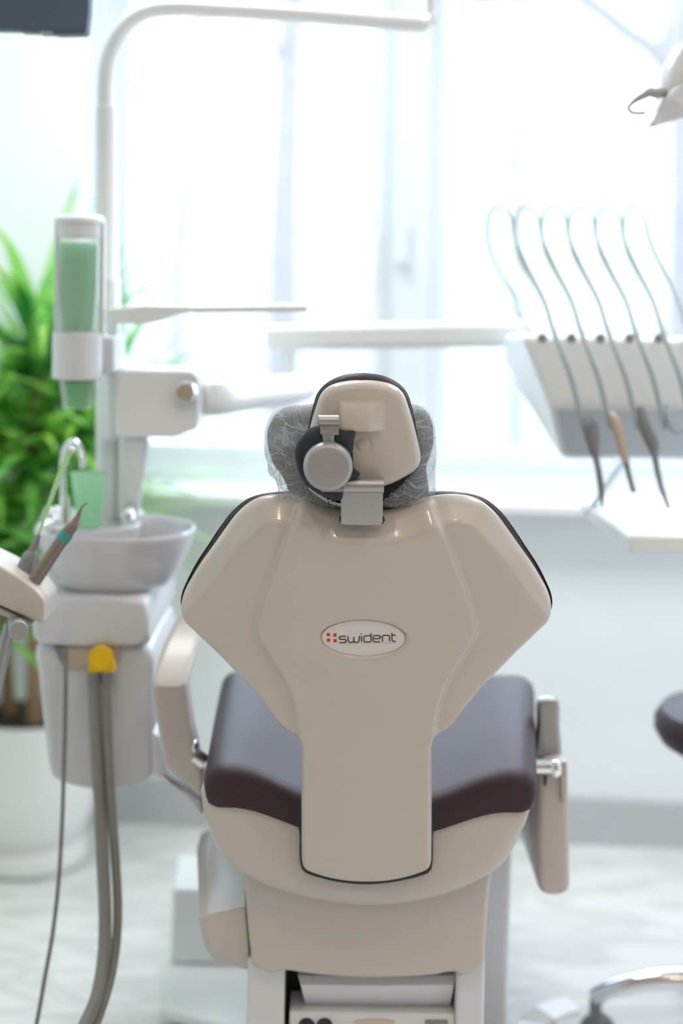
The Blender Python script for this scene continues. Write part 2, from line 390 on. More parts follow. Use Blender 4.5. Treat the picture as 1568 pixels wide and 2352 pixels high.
def plate(fr, outline, thick, R=0.006, step=0.004, hf=None, curves=(), offs=(0,), hole=None, Rb=None, h0=0.0, smooth=6, back=True, hb=None):
    """a shaped shell: outline in (u,v), front relief hf(P, d), rounded rim, depth 'thick' behind the frame plane"""
    pl = resample(crom(outline, smooth, True), step); n = len(pl)
    ar = sum(pl[i][0] * pl[(i + 1) % n][1] - pl[(i + 1) % n][0] * pl[i][1] for i in range(n))
    if ar < 0: pl = pl[::-1].copy()
    tg = np.roll(pl, -1, 0) - np.roll(pl, 1, 0); tg /= np.linalg.norm(tg, axis=1)[:, None]
    nin = np.c_[-tg[:, 1], tg[:, 0]]
    pts = []
    for k in (0.04, 0.14, 0.3, 0.5, 0.75, 1.0):
        q = pl + nin * R * k; d = seg_dist(q, pl); ok = inside(q, pl) & (d > R * k * 0.93); pts.append(q[ok])
    for cv in curves:
        c = np.array(cv); t = np.gradient(c, axis=0); t /= (np.linalg.norm(t, axis=1)[:, None] + 1e-12); nn = np.c_[-t[:, 1], t[:, 0]]
        for o in offs:
            q = c + nn * o; ok = inside(q, pl) & (seg_dist(q, pl) > R * 1.05); pts.append(q[ok])
    lo, hi = pl.min(0), pl.max(0)
    gx, gy = np.meshgrid(np.arange(lo[0], hi[0], step), np.arange(lo[1], hi[1], step)); g = np.c_[gx.ravel(), gy.ravel()]
    g = g[inside(g, pl)]; g = g[seg_dist(g, pl) > R * 1.08 + step * 0.3]
    if curves:
        keep = np.ones(len(g), bool)
        for cv in curves: keep &= seg_dist(g, list(map(tuple, cv)), False) > (max(map(abs, offs)) + step * 0.4)
        g = g[keep]
    pts.append(g)
    allp = np.vstack([pl] + pts)
    res = delaunay_2d_cdt([Vector(p) for p in allp], [], [list(range(n))], 1, 1e-6)
    P = np.array([tuple(v) for v in res[0]]); F3 = [tuple(f) for f in res[2]]
    orig = res[3]
    omap = {}
    for i, o_ in enumerate(orig):
        for k in o_: omap[k] = i
    d = seg_dist(P, pl)
    rb = R if R > 0 else 1e-9
    dr = np.clip(d, 0, rb); H = h0 - (rb - np.sqrt(np.maximum(rb * rb - (rb - dr) ** 2, 0)))
    if hf is not None: H = H + hf(P, d)
    if hole is not None:
        cen = np.array([P[list(f)].mean(0) for f in F3]); keep = ~inside(cen, hole); F3 = [f for f, k in zip(F3, keep) if k]
    V = [fr.p3(p[0], p[1], h) for p, h in zip(P, H)]
    ring = [omap[i] for i in range(n)]
    Fc = list(F3)
    if back:
        Rb_ = Rb if Rb is not None else min(R, thick * 0.45)
        prev = ring
        hb_ = (lambda p: -thick) if hb is None else hb
        for k in range(0, 6):
            a = PI / 2 * k / 5 if Rb_ > 0 else 0
            ins = Rb_ * (1 - math.cos(a)) if k else 0; nb = len(V)
            for i in range(n):
                hh = hb_(pl[i]) + Rb_ * (1 - math.sin(a)); p = pl[i] + nin[i] * ins
                V.append(fr.p3(p[0], p[1], hh))
            cur = list(range(nb, nb + n))
            Fc += [(prev[i], cur[i], cur[(i + 1) % n], prev[(i + 1) % n]) for i in range(n)]
            prev = cur
        Fc.append(tuple(prev))
    return V, Fc
def uvs(fr, pp, h=0.0): return [fr.uv(x, y, h) for x, y in pp]

# ================================================================== SETTING
Pa, Pb = at_z(360, 1889, 0), at_z(1310, 1935, 0)
EX = (Pb - Pa); EX.z = 0; EX.normalize(); EY = Vector((-EX.y, EX.x, 0))       # along the window wall, and outwards
WO = Pa - EX * (Pa.dot(EX)); WO.z = 0                                          # wall origin
def W(x, y, z): return WO + EX * x + EY * y + Vector((0, 0, z))
def wbox(x0, x1, y0, y1, z0, z1):
    return box8([W(x0, y0, z1), W(x1, y0, z1), W(x1, y0, z0), W(x0, y0, z0), W(x0, y1, z1), W(x1, y1, z1), W(x1, y1, z0), W(x0, y1, z0)])
def wx(px, py, y=0.0):
    """wall coordinate x of the image point on the plane at wall depth y"""
    d = ray(px, py); C = Vector((0, 0, CAM_H)); t = (W(0, y, 0) - C).dot(EY) / d.dot(EY); P = C + d * t
    return (P - WO).dot(EX), P.z
def struct(name, vf, mat, bevel=0.0, parent=None, **k):
    o = obj(name, vf, mat, parent, bevel=bevel, **k)
    if parent is None: o['kind'] = 'structure'
    return o
XL, XR, YB, ZC, TH = -1.75, 2.35, -6.2, 2.75, 0.24
WL = wx(200, 470, TH * 0.3)[0]; WR = 2.1; SILL = 0.925; WTOP = 2.5
struct('floor', wbox(XL, XR, YB, 0, -0.08, 0), M_floor, smooth=False)
struct('ceiling', wbox(XL - .1, XR + .1, YB - .1, TH, ZC, ZC + 0.1), M_ceil, smooth=False)
struct('wall_front', join(wbox(XL, WL, 0, TH, 0, ZC), wbox(WL, WR, 0, TH, 0, SILL - 0.03), wbox(WL, WR, 0, TH, WTOP, ZC), wbox(WR, XR, 0, TH, 0, ZC)), M_wall, smooth=False)
struct('wall_left', wbox(XL - 0.1, XL, YB, TH, 0, ZC), M_wallg, smooth=False)
struct('wall_right', wbox(XR, XR + 0.1, YB, TH, 0, ZC), M_wall, smooth=False)
struct('wall_back', wbox(XL - .1, XR + .1, YB - 0.1, YB, 0, ZC), M_wallw, smooth=False)
struct('baseboard_front', wbox(XL, XR, -0.014, 0, 0, 0.125), M_base, bevel=0.003)
struct('baseboard_left', wbox(XL, XL + 0.014, YB, -0.014, 0, 0.125), M_base, bevel=0.003)
struct('baseboard_right', wbox(XR - 0.014, XR, YB, -0.014, 0, 0.125), M_base, bevel=0.003)
struct('trim_1', wbox(WL - 0.02, WR + 0.02, -0.10, TH * 0.62, SILL - 0.03, SILL), M_sill, bevel=0.006, label='white window sill board')
# window: outer frame, one broad double mullion, two sashes with their panes
win = thing('window_1', None, None, W((WL + WR) / 2, TH * 0.7, SILL)); win['kind'] = 'structure'
fy0, fy1 = TH * 0.55, TH * 0.95
m0 = wx(893, 860, fy0)[0]; m1 = wx(984, 860, fy0)[0]
fb = 0.06
obj('frame', join(wbox(WL, WR, fy0, fy1, SILL, SILL + 0.05), wbox(WL, WR, fy0, fy1, WTOP - 0.05, WTOP), wbox(WL, WL + 0.05, fy0, fy1, SILL + .05, WTOP - .05),
                  wbox(WR - 0.05, WR, fy0, fy1, SILL + .05, WTOP - .05)), M_frame, win, bevel=0.004)
obj('mullion', wbox(m0, m1, fy0 - 0.012, fy1, SILL + .05, WTOP - .05), M_frame, win, bevel=0.012)
for (a, b) in ((WL + 0.05, m0), (m1, WR - 0.05)):
    s = obj('sash', join(wbox(a, b, fy0 + .02, fy1 - .01, SILL + .05, SILL + .105), wbox(a, b, fy0 + .02, fy1 - .01, WTOP - .105, WTOP - .05),
                         wbox(a, a + .05, fy0 + .02, fy1 - .01, SILL + .105, WTOP - .105), wbox(b - .05, b, fy0 + .02, fy1 - .01, SILL + .105, WTOP - .105)), M_frame, win, bevel=0.004)
    obj('pane', wbox(a + .05, b - .05, fy0 + .045, fy0 + .049, SILL + .105, WTOP - .105), M_glass, s, smooth=False)
hx, hz = wx(925, 560, fy0 - 0.02)
obj('window_handle', join(tube([W(hx, fy0 - 0.012, hz - .05), W(hx, fy0 - 0.055, hz - .05)], 0.012), tube([W(hx, fy0 - 0.055, hz - .055), W(hx, fy0 - .055, hz + .09)], 0.011)), M_frame, win, bevel=0.002)
# portal guides the sampler to the window opening
pd = bpy.data.lights.new('window_daylight', 'AREA'); pd.shape = 'RECTANGLE'; pd.size = WR - WL; pd.size_y = WTOP - SILL
pd.cycles.is_portal = True
po = bpy.data.objects.new('window_daylight', pd); COL.objects.link(po)
zax = EY; xax = EX; yax = zax.cross(xax)
po.matrix_world = Matrix.Translation(W((WL + WR) / 2, TH + 0.02, (SILL + WTOP) / 2)) @ Matrix((xax, yax, zax)).transposed().to_4x4()
# ceiling lamps: small warm spots over the dentist's side, two square fill panels added near the window
def downlight(x, y, label):
    P = W(x, y, ZC)
    t = thing('ceiling_spotlight', label, 'ceiling light', P - Vector((0, 0, 0.0)), 'round ceiling spotlights')
    obj('rim', lathe([(0.047, 0), (0.060, 0), (0.060, -0.008), (0.047, -0.012)], P, 32, close=True), M_frame, t)
    obj('lens', lathe([(0.0001, -0.003), (0.046, -0.003), (0.046, -0.0005), (0.0001, -0.0005)], P, 32), M_lamp, t, smooth=False)
    L = bpy.data.lights.new('spotlight_glow', 'AREA'); L.shape = 'DISK'; L.size = 0.09; L.energy = SPOT_W; L.color = (1.0, 0.79, 0.58)
    lo = bpy.data.objects.new('spotlight_glow', L); COL.objects.link(lo); lo.parent = t; lo.location = (0, 0, -0.02)
SPOTS = [(-0.45, -3.1), (0.45, -3.1), (-0.45, -4.6), (0.45, -4.6), (1.35, -3.1), (1.35, -4.6)]
for x, y in SPOTS:
    downlight(x, y, 'small round warm spotlight set in the white ceiling')
def panel(x, y, w, d, watts, label):  # added fill lamps, brighten the window wall more than the chair
    P = W(x, y, ZC)
    t = thing('fill_panel_light', label, 'ceiling light', P, 'added ceiling fill panels')
    obj('rim', join(wbox(x - w / 2 - .02, x + w / 2 + .02, y - d / 2 - .02, y - d / 2, ZC - .015, ZC), wbox(x - w / 2 - .02, x + w / 2 + .02, y + d / 2, y + d / 2 + .02, ZC - .015, ZC),
                    wbox(x - w / 2 - .02, x - w / 2, y - d / 2, y + d / 2, ZC - .015, ZC), wbox(x + w / 2, x + w / 2 + .02, y - d / 2, y + d / 2, ZC - .015, ZC)), M_frame, t)
    obj('diffuser', wbox(x - w / 2, x + w / 2, y - d / 2, y + d / 2, ZC - .008, ZC - .001), M_panel, t, smooth=False)
    L = bpy.data.lights.new('fill_panel_glow', 'AREA'); L.shape = 'RECTANGLE'; L.size = w; L.size_y = d; L.energy = watts; L.color = (0.95, 0.98, 1.0)
    lo = bpy.data.objects.new('fill_panel_glow', L); COL.objects.link(lo); lo.parent = t; lo.location = (0, 0, -0.02)
    lo.rotation_euler = (0, 0, math.atan2(EX.y, EX.x))
panel(-0.6, -1.0, 0.6, 0.6, PANEL_W, 'square white fill light added on the ceiling near the window')
panel(0.9, -1.0, 0.6, 0.6, PANEL_W, 'square white fill light added on the ceiling near the window')

# ================================================================== DENTAL CHAIR
CH = thing('dental_chair', 'ivory white dental treatment chair seen from behind with dark brown upholstery and an oval badge', 'dental chair', at_z(848, 2600, 0.0) * 1.0)
CH.location.z = 0; ORIG[CH.name] = Vector(CH.location)
FB = Frame(841, 1430, 2.0, 12)
# --- backrest shell
half = [(0, 1182), (38, 1182), (62, 1179), (98, 1168), (130, 1155), (165, 1148), (194, 1146), (225, 1148), (250, 1154), (273, 1166), (300, 1190), (326, 1224), (357, 1269), (384, 1309), (405, 1345),
        (421, 1375), (430, 1402), (429, 1425), (421, 1443), (405, 1458), (376, 1485), (345, 1513), (316, 1542), (285, 1573), (255, 1604), (228, 1638), (205, 1666), (188, 1682), (170, 1693), (154, 1703), (150, 1716), (150, 1740), (150, 1800), (149.5, 1880), (149, 1950), (148, 1978),
        (143, 1992), (120, 2003), (80, 2014), (40, 2020)]
C0 = 841.5
outl = [(C0 + x, y) for x, y in half] + [(C0, 2021.5)] + [(C0 - x, y) for x, y in half[::-1] if x > 0]
OUT = [FB.uv(x, y, -0.022 * max(0, min(1, (1400 - y) / 150))) for x, y in outl]
panel_px = [(0, 1100), (110, 1100), (146, 1160), (154, 1188), (180, 1240), (203, 1300), (222, 1350), (238, 1400), (248, 1440), (246, 1458), (234, 1478), (213, 1510), (187, 1552), (168, 1595), (157, 1640), (151, 1690), (153, 1730), (165, 1760), (200, 2100)]
pan = [(C0 + x, y) for x, y in panel_px] + [(C0 - x, y) for x, y in panel_px[::-1] if x > 0]
PAN = [tuple(p) for p in resample(uvs(FB, pan), 0.004)]
LOGO_C = FB.uv(834, 1461); LA = 0.0585; LB = 0.0268
def back_relief(P, d):
    s = sdist(P, PAN); v = P[:, 1]
    h = 0.011 * sstep(s, -0.0070, 0.0015)
    Wb = 0.009 + 0.018 * sstep(v, -0.01, 0.05) + 0.004 * sstep(v, 0.09, 0.13); lower = sstep(v, -0.16, -0.12); Wb = 0.006 + (Wb - 0.006) * lower
    t = np.clip(d / Wb, 0, 1); x1 = 1 - t; h -= (0.75 + 0.2 * sstep(v, 0.08, 0.13)) * Wb * np.where(t < 0.9, x1 - 0.05, x1 ** 2 / 0.2)
    e = np.sqrt(((P[:, 0] - LOGO_C[0]) / LA) ** 2 + ((P[:, 1] - LOGO_C[1]) / LB) ** 2)
    h -= 0.0064 * sstep(-e, -1.13, -0.99)
    h -= 0.16 * P[:, 0] ** 2
    return h
ell = [(LOGO_C[0] + LA * 1.06 * math.cos(a), LOGO_C[1] + LB * 1.06 * math.sin(a)) for a in np.linspace(0, 2 * PI, 120)]
ridge_r = resample(uvs(FB, [p for p in pan if 1150 < p[1] < 1760 and p[0] > C0]), 0.004)[:0]
def opencurve(pp, step=0.004):
    A = np.array(uvs(FB, pp)); L = np.r_[0, np.cumsum(np.linalg.norm(np.diff(A, axis=0), axis=1))]; t = np.arange(0, L[-1], step)
    return np.c_[np.interp(t, L, A[:, 0]), np.interp(t, L, A[:, 1])]
rr = opencurve([(C0 + x, y) for x, y in panel_px if 1150 < y < 1735]); rl = opencurve([(C0 - x, y) for x, y in panel_px if 1150 < y < 1735])
shell = plate(FB, OUT, 0.030, hb=lambda p: -0.030 - 0.014 * max(0, min(1, (p[1] + .12) / .08)), R=0.007, step=0.0042, hf=back_relief, curves=[rl, rr, np.array(ell)], offs=(-0.0078, -0.005, -0.0025, 0, 0.0025, 0.005, 0.0078), Rb=0.002)
obj('backrest_shell', shell, M_ivory, CH, angle=60)
# --- backrest cushion: its dark rim shows round the upper edge
chalf = [(0, 1158), (60, 1154), (100, 1143), (135, 1135), (170, 1132), (210, 1134), (245, 1139), (276, 1150), (306, 1174), (336, 1212), (365, 1256), (393, 1299), (414, 1340), (426, 1371), (425, 1400), (405, 1430), (350, 1490), (290, 1550), (230, 1615), (180, 1660), (100, 1670), (0, 1672)]
cpx = [(C0 + x, y) for x, y in chalf] + [(C0 - x, y) for x, y in chalf[::-1] if x > 0]
obj('backrest_cushion', plate(FB, uvs(FB, cpx, -0.054), 0.090, R=0.016, step=0.008, h0=-0.038, hf=lambda P, d: -0.16 * P[:, 0] ** 2, Rb=0.034), M_leather, CH)
# --- badge
bd = plate(FB, [(LOGO_C[0] + LA * math.cos(a), LOGO_C[1] + LB * math.sin(a)) for a in np.linspace(0, 2 * PI, 60, endpoint=False)], 0.002, R=0.0006, step=0.004, h0=0.0066, Rb=0.0005, hb=lambda p: 0.0036, smooth=2)
badge = obj('oval_badge', bd, M_badge, CH, label='oval badge with four red squares and the word swident')
HB = 0.0068
def ribbon(pts, w, h=HB, closed=False):
    A = [Vector(p) for p in pts]; n = len(A); Lf, Rt = [], []
    for i in range(n):
        a = A[i - 1] if (i > 0 or closed) else None; c = A[(i + 1) % n] if (i < n - 1 or closed) else None
        d1 = (A[i] - a).normalized() if a is not None else (c - A[i]).normalized(); d2 = (c - A[i]).normalized() if c is not None else d1
        t = (d1 + d2); t = t.normalized() if t.length > 1e-6 else d1; nn = Vector((-t.y, t.x)); k = w / 2 / max(0.5, nn.dot(Vector((-d1.y, d1.x))))
        Lf.append(A[i] + nn * k); Rt.append(A[i] - nn * k)
    V, Fc = [], []
    for l, r in zip(Lf, Rt):
        for q, hh in ((l, h), (r, h), (r, h - 0.0012), (l, h - 0.0012)): V.append(FB.p3(q.x, q.y, hh))
    m = n if closed else n - 1
    for i in range(m):
        j = (i + 1) % n
        for a in range(4): Fc.append((i * 4 + a, i * 4 + (a + 1) % 4, j * 4 + (a + 1) % 4, j * 4 + a))
    if not closed: Fc += [(0, 1, 2, 3), (n * 4 - 1, n * 4 - 2, n * 4 - 3, n * 4 - 4)]
    return V, Fc
def rnd(pts, r=0.28, k=4):
    """rounds the inner corners of an open polyline (letter units)"""
    out = [Vector(pts[0])]
    for i in range(1, len(pts) - 1):
        a, b, c = Vector(pts[i - 1]), Vector(pts[i]), Vector(pts[i + 1]); ra = min(r, (a - b).length / 2, (c - b).length / 2)
        p, q = b + (a - b).normalized() * ra, b + (c - b).normalized() * ra
        for j in range(k + 1):
            t = j / k; out.append(p * (1 - t) ** 2 + b * 2 * t * (1 - t) + q * t ** 2)
    out.append(Vector(pts[-1])); return out
# letters on a 1-high x-height box, widths like the wide rounded sans of the badge
GL = {'s': (1.15, [[(1.1, 1), (0.05, 1), (0.05, .52), (1.1, .52), (1.1, 0), (0.0, 0)]]),
      'w': (1.9, [[(0.0, 1), (0.12, 0), (0.92, 0), (0.98, .85)], [(0.96, .5), (0.98, 0), (1.75, 0), (1.87, 1)]]),
      'i': (0.15, [[(0.06, 0), (0.06, 1)], [(0.06, 1.22), (0.06, 1.38)]]),
      'd': (1.25, [[(1.2, 1.4), (1.2, 0), (0.05, 0), (0.05, 1), (1.2, 1)]]),
      'e': (1.25, [[(0.05, .5), (1.2, .5), (1.2, 1), (0.05, 1), (0.05, 0), (1.15, 0)]]),
      'n': (1.25, [[(0.05, 0), (0.05, 1), (1.2, 1), (1.2, 0)]]),
      't': (0.75, [[(0.1, 1.38), (0.1, 0), (0.72, 0)], [(0.1, 1), (0.72, 1)]])}
word = 'swident'; gap = 0.24; totw = sum(GL[c][0] for c in word) + gap * (len(word) - 1)
q0 = Vector(FB.uv(779, 1471.2)); q1 = Vector(FB.uv(909, 1468.2)); ux = (q1 - q0) / totw; uy = Vector((-ux.y, ux.x)).normalized() * 0.0094
V0 = ([], []); xx = 0.0
for c in word:
    for st in GL[c][1]:
        P = [q0 + ux * (xx + p.x) + uy * p.y for p in rnd(st)]
        V0 = join(V0, ribbon(P, 0.00195))
    xx += GL[c][0] + gap
obj('lettering', V0, M_ink, badge, smooth=False)
sq = ([], [])
for (x, y) in ((754, 1452.8), (769, 1453.8), (754.3, 1465.6), (769.3, 1466.8)):
    u = Vector(FB.uv(x, y)); sq = join(sq, ribbon([u + Vector((-.0024, 0)), u + Vector((.0024, 0))], 0.0048))
obj('red_squares', sq, M_red, badge, smooth=False)
tl_ = ([], []); x = 779.0
while x < 909:
    w = random.uniform(1.2, 2.6); y = 1474.6 - (x - 779) * 0.023
    if not (823 < x < 832 or 853 < x < 857):
        a, b = Vector(FB.uv(x, y)), Vector(FB.uv(x + w, y)); tl_ = join(tl_, ribbon([a, b], random.uniform(.0003, .0007)))
    x += w + 1.2
obj('tagline', tl_, M_red, badge, smooth=False)

# --- neck bracket
FK = Frame(830, 1150, 1.944, 12)
obj('neck_bracket', join(plate(FK, uvs(FK, [(782, 1115), (879.5, 1115), (879, 1160), (878, 1205), (830, 1206.5), (783, 1205)]), 0.004, R=0.0008, step=0.006, smooth=1),
    tube([at(778, 1115, 1.933), at(881, 1115, 1.933)], 0.0104, 24), pxprism([(736, 1121), (790, 1121), (790, 1130), (738, 1130)], 1.920, 0.02)), M_steel, CH, bevel=0.0006, label='grey metal neck bracket')
obj('slot_shade_plate', plate(FK, uvs(FK, [(779, 1193), (783, 1191), (878, 1191), (884, 1193), (884.5, 1203), (879, 1208.5), (830, 1209.5), (783, 1208.5), (778.5, 1203)]), 0.012, R=0.001, step=0.006, h0=-0.0075, smooth=1), M_dark, CH)  # dark plate stands in for the shade inside the slot
# --- headrest
FH = Frame(832, 1000, 1.942, 8)
hh = [(0, 879.5), (22, 880), (44, 883), (66, 889), (84, 899), (97, 914), (106, 938), (116, 970), (124, 1000), (131, 1030), (135, 1055), (132, 1074), (120, 1089), (100, 1101), (74, 1114), (52, 1122), (25, 1128), (0, 1130)]
C1 = 832
hpx = [(C1 + x, y) for x, y in hh] + [(C1 - x, y) for x, y in hh[::-1] if 0 < x]
BLK = [tuple(p) for p in resample(uvs(FH, [(779, 925), (879, 925), (880, 989), (780, 990)]), 0.003)]
BT = FH.uv(833, 1022)
def head_relief(P, d):
    u, v = P[:, 0], P[:, 1]
    s = sdist(P, BLK); ur = BLK[0][0]; u0 = FH.uv(779, 950)[0]; u1 = FH.uv(879, 950)[0]; v0 = FH.uv(800, 990)[1]; v1 = FH.uv(800, 925)[1]
    fx = np.minimum(sstep(u, u0 - 0.0015, u0 + 0.0025), 1 - np.clip((u - (u1 - 0.017)) / 0.018, 0, 1))
    fz = sstep(v, v0 - 0.001, v0 + 0.004); ramp = np.clip((v1 - v) / (v1 - v0), 0, 1)
    h = 0.015 * ramp ** 0.7 * fx * fz * (v < v1) + 0.0015 * sstep(s, -0.001, 0.0015)
    h -= 0.004 * np.clip(1 - d / 0.012, 0, 1) ** 2
    h -= 0.9 * u ** 2 + 0.25 * v ** 2
    r = np.sqrt((u - BT[0]) ** 2 + (v - BT[1]) ** 2)
    h += 0.0016 * (1 - sstep(r, 0.0072, 0.0095)) - 0.0012 * (1 - sstep(r, 0.0105, 0.0135)) 
    return h
obj('headrest_shell', plate(FH, uvs(FH, hpx), 0.024, R=0.009, step=0.0026, hf=head_relief, Rb=0.002), M_ivory, CH, angle=50)
hc = [(0, 857), (22, 858.5), (44, 862), (67, 871), (88, 885), (104, 905), (113, 932), (120, 965), (126, 1000), (130, 1030), (131, 1055), (120, 1080), (80, 1108), (0, 1118)]
hcp = [(C1 + x, y) for x, y in hc] + [(C1 - x, y) for x, y in hc[::-1] if x > 0]
obj('headrest_cushion', plate(FH, uvs(FH, hcp, -0.032), 0.048, R=0.015, step=0.006, h0=-0.016, hf=lambda P, d: -0.9 * P[:, 0] ** 2 - 0.25 * P[:, 1] ** 2, Rb=0.016), M_leather, CH)
# --- winged head pillow, wearing its sheer cover (a thing of its own)
FP = Frame(805, 1040, 1.998, 6)
wing = [(700, 944), (672, 945), (648, 951), (628, 966), (614, 990), (611, 1020), (616, 1050), (627, 1077), (643, 1098), (655, 1122), (668, 1150), (700, 1168), (800, 1172), (900, 1168), (965, 1165), (985, 1150), (984, 1110), (981, 1080), (990, 1058), (997, 1030), (998, 1000), (992, 972), (976, 951), (955, 943), (930, 940), (800, 930)]
obj('head_pillow', plate(FP, uvs(FP, wing), 0.075, R=0.026, step=0.007, Rb=0.03), M_leather, CH, label='dark winged head pillow')
# --- black cloth wrapped over the joint
FJ = Frame(745, 1060, 1.918, 6)
cl = [(716, 985), (742, 981), (765, 984), (786, 992), (816, 995), (813, 1015), (811, 1036), (806, 1052), (812, 1078), (827, 1093), (822, 1100), (800, 1110), (790, 1130), (783, 1153), (762, 1150), (742, 1143), (716, 1130), (697, 1114), (685, 1090), (679, 1065), (676, 1045), (681, 1022), (697, 1001), (706, 990)]
def folds(P, d):
    u, v = P[:, 0], P[:, 1]; r = np.hypot(u, v); a = np.arctan2(v, u)
    return 0.0028 * np.sin(3.1 * a + 95 * r + 1.2 * np.sin(60 * u)) * sstep(d, 0, 0.012) + 0.0016 * np.sin(7 * a + 40 * u + 2 * np.sin(90 * v))
obj('joint_cover', plate(FJ, uvs(FJ, cl), 0.022, R=0.011, step=0.0024, hf=folds), M_cloth, CH, label='black cloth wrap round the headrest joint')
kn = at(752.5, 1072, 1.899)
obj('headrest_knob', lathe([(0.0001, 0.030), (0.026, 0.030), (0.0285, 0.0292), (0.0312, 0.0265), (0.0328, 0.022), (0.0333, 0.016), (0.0333, 0.0), (0.0001, 0.0)][::-1], kn + Vector((0, 0.022, 0)), 64, axis=(0.02, -1, -0.02)), M_steel2, CH, label='round grey metal locking knob')
obj('hinge_clamp', join(tube([at(729, 966, 1.908), at(731, 966, 1.908)], 0.0078, 24), tube([at(731.5, 966, 1.908), at(778, 966, 1.908)], 0.0074, 24), pxprism([(734, 966), (778, 966), (777, 1000), (736, 998)], 1.908, 0.006)), M_steel, CH, bevel=0.0006, label='small grey metal hinge barrel')
obj('joint_arm', tube([at(755, 990, 1.920), at(752, 1072, 1.925), at(800, 1114, 1.945)], 0.012, 12), M_steel2, CH)

# --- the sheer cover
FN = Frame(805, 1040, 1.988, 6)
net = [(702, 940), (672, 941), (645, 947), (622, 962), (608, 988), (604.5, 1020), (606, 1050), (612, 1070), (615, 1094), (630, 1108), (636, 1130), (640, 1160), (700, 1172), (800, 1176), (900, 1172), (990, 1168), (1001, 1150), (1002, 1120), (1001, 1090), (1004, 1060), (1003, 1030), (1002, 1000), (996, 970), (980, 948), (958, 940), (930, 938), (800, 928)]
hole = [(738, 962), (728, 1000), (716, 1040), (702, 1080), (706, 1106), (735, 1131), (785, 1157), (870, 1162), (890, 1140), (915, 1118), (938, 1092), (948, 1060), (948, 1020), (940, 985), (928, 950), (915, 905), (830, 885), (750, 910)]
HOLE = [tuple(p) for p in resample(crom(uvs(FN, hole), 6, True), 0.003)]
hcen = np.array(HOLE).mean(0)
def netrel(P, d):
    s = -sdist(P, HOLE); a = np.arctan2(P[:, 1] - hcen[1], P[:, 0] - hcen[0])
    g = 0.0022 * np.sin(a * 95 + 2.0 * np.sin(a * 13)) * np.exp(-np.abs(s) / 0.014) + 0.0012 * np.sin(a * 41 + 3 * np.sin(a * 9) + s * 60) * np.exp(-np.abs(s) / 0.035)
    g += 0.0012 * np.sin(P[:, 0] * 190 + 3 * np.sin(P[:, 1] * 70)) * sstep(d, 0, 0.006)
    return g + 0.004 - 0.006 * np.exp(-np.abs(s) / 0.006)
M_net = net_mat(0, 0.075)
cap = obj('headrest_cover', plate(FN, uvs(FN, net), 0.070, R=0.026, step=0.0022, hf=netrel, hole=HOLE, Rb=0.03, h0=0.004), M_net, None, angle=70)
tag(cap, 'crinkled translucent white disposable cover gathered over the dark head pillow', 'headrest cover')
fr_ = []
for i in range(46):
    t = i / 45; k = int((0.185 + 0.20 * t) * len(HOLE)); p = HOLE[k]; q = HOLE[(k + 3) % len(HOLE)]
# frilled elastic hem along the lower left edge
hem = [(700, 1080), (706, 1104), (722, 1122), (742, 1136), (762, 1146), (783, 1152)]
A = crom(uvs(FN, hem), 14); ve = []
for i, (u, v) in enumerate(A):
    ve.append(tuple(FN.p3(u + random.uniform(-.0012, .0012), v + (0.0016 if i % 2 else -0.0016), 0.020 + random.uniform(-.001, .001))))
M_hem = pmat('hem_thread', (0.80, 0.82, 0.84), 0.9, noise=0.05)
hm = obj('elastic_hem', tube(ve, 0.0011, 6), M_hem, cap, label='frilled white elastic hem')

# --- seat cushion (lofted across the width; dips in the middle at the rear)
def seat_loft():
    V, Fc = [], []; ns = 26; secs = []
    yr, yf = 2.108, 2.62
    Yk = [0, .004, .012, .025, .06, .12, .2, .3, .4, .48, .56, .64, .72, .8, .86, .9, .94, .97, .99, 1.0]
    for k in Yk:
        Y = yr + (yf - yr) * k
        edge = 0.022 * (1 - math.sqrt(max(0, 1 - (1 - min(1, (Y - yr) / 0.022)) ** 2)))
        eF = 0.05 * (1 - math.sqrt(max(0, 1 - (1 - min(1, (yf - Y) / 0.05)) ** 2)))
        xl = at(466 + 42 * k, 1780, Y).x + edge * 0.5 + eF * 0.7; xr = at(1234 - 12 * k, 1780, Y).x - edge * 0.5 - eF * 0.7
        ztop = 0.758 + 0.026 * max(0, (k - .1)) ** 1.2 - edge * 0.8 - eF; zb = 0.699 + 0.004 * k + eF * 0.3
        dip = 0.045 * (1 - k) ** 1.1 + 0.018 * k; dipb = 0.037 * (1 - 0.2 * k)
        secs.append((Y, xl, xr, ztop, zb, dip, dipb))
    for (Y, xl, xr, zt, zb, dip, dipb) in secs:
        w = (xr - xl) / 2; xc = (xr + xl) / 2; r = 0.030; ring = []
        for i in range(ns + 1):                       # top, left to right
            s = -1 + 2 * i / ns; s = math.copysign(1 - (1 - abs(s)) ** 1.6, s)
            x = xc + s * w; e = w - abs(s * w); rd = r - math.sqrt(max(0, r * r - max(0, r - e) ** 2))
            ring.append((x, Y, zt - rd * 0.9 - dip * (math.cos(min(1, max(0, abs(s) - .25) / 0.60) * PI) * .5 + .5)))
        for i in range(ns + 1):                       # bottom, right to left
            s = 1 - 2 * i / ns; s = math.copysign(1 - (1 - abs(s)) ** 1.6, s)
            e = w - abs(s * w); rd = 0.014 - math.sqrt(max(0, 0.014 ** 2 - max(0, 0.014 - e) ** 2))
            ring.append((xc + s * w * 0.995, Y, zb + rd - dipb * (math.cos(min(1, max(0, abs(s) - .22) / 0.66) * PI) * .5 + .5)))
        V += ring
    n = 2 * (ns + 1)
    for k in range(len(secs) - 1):
        for i in range(n): Fc.append((k * n + i, k * n + (i + 1) % n, (k + 1) * n + (i + 1) % n, (k + 1) * n + i))
    Fc += [tuple(range(n - 1, -1, -1)), tuple(range((len(secs) - 1) * n, len(secs) * n))]
    return V, Fc
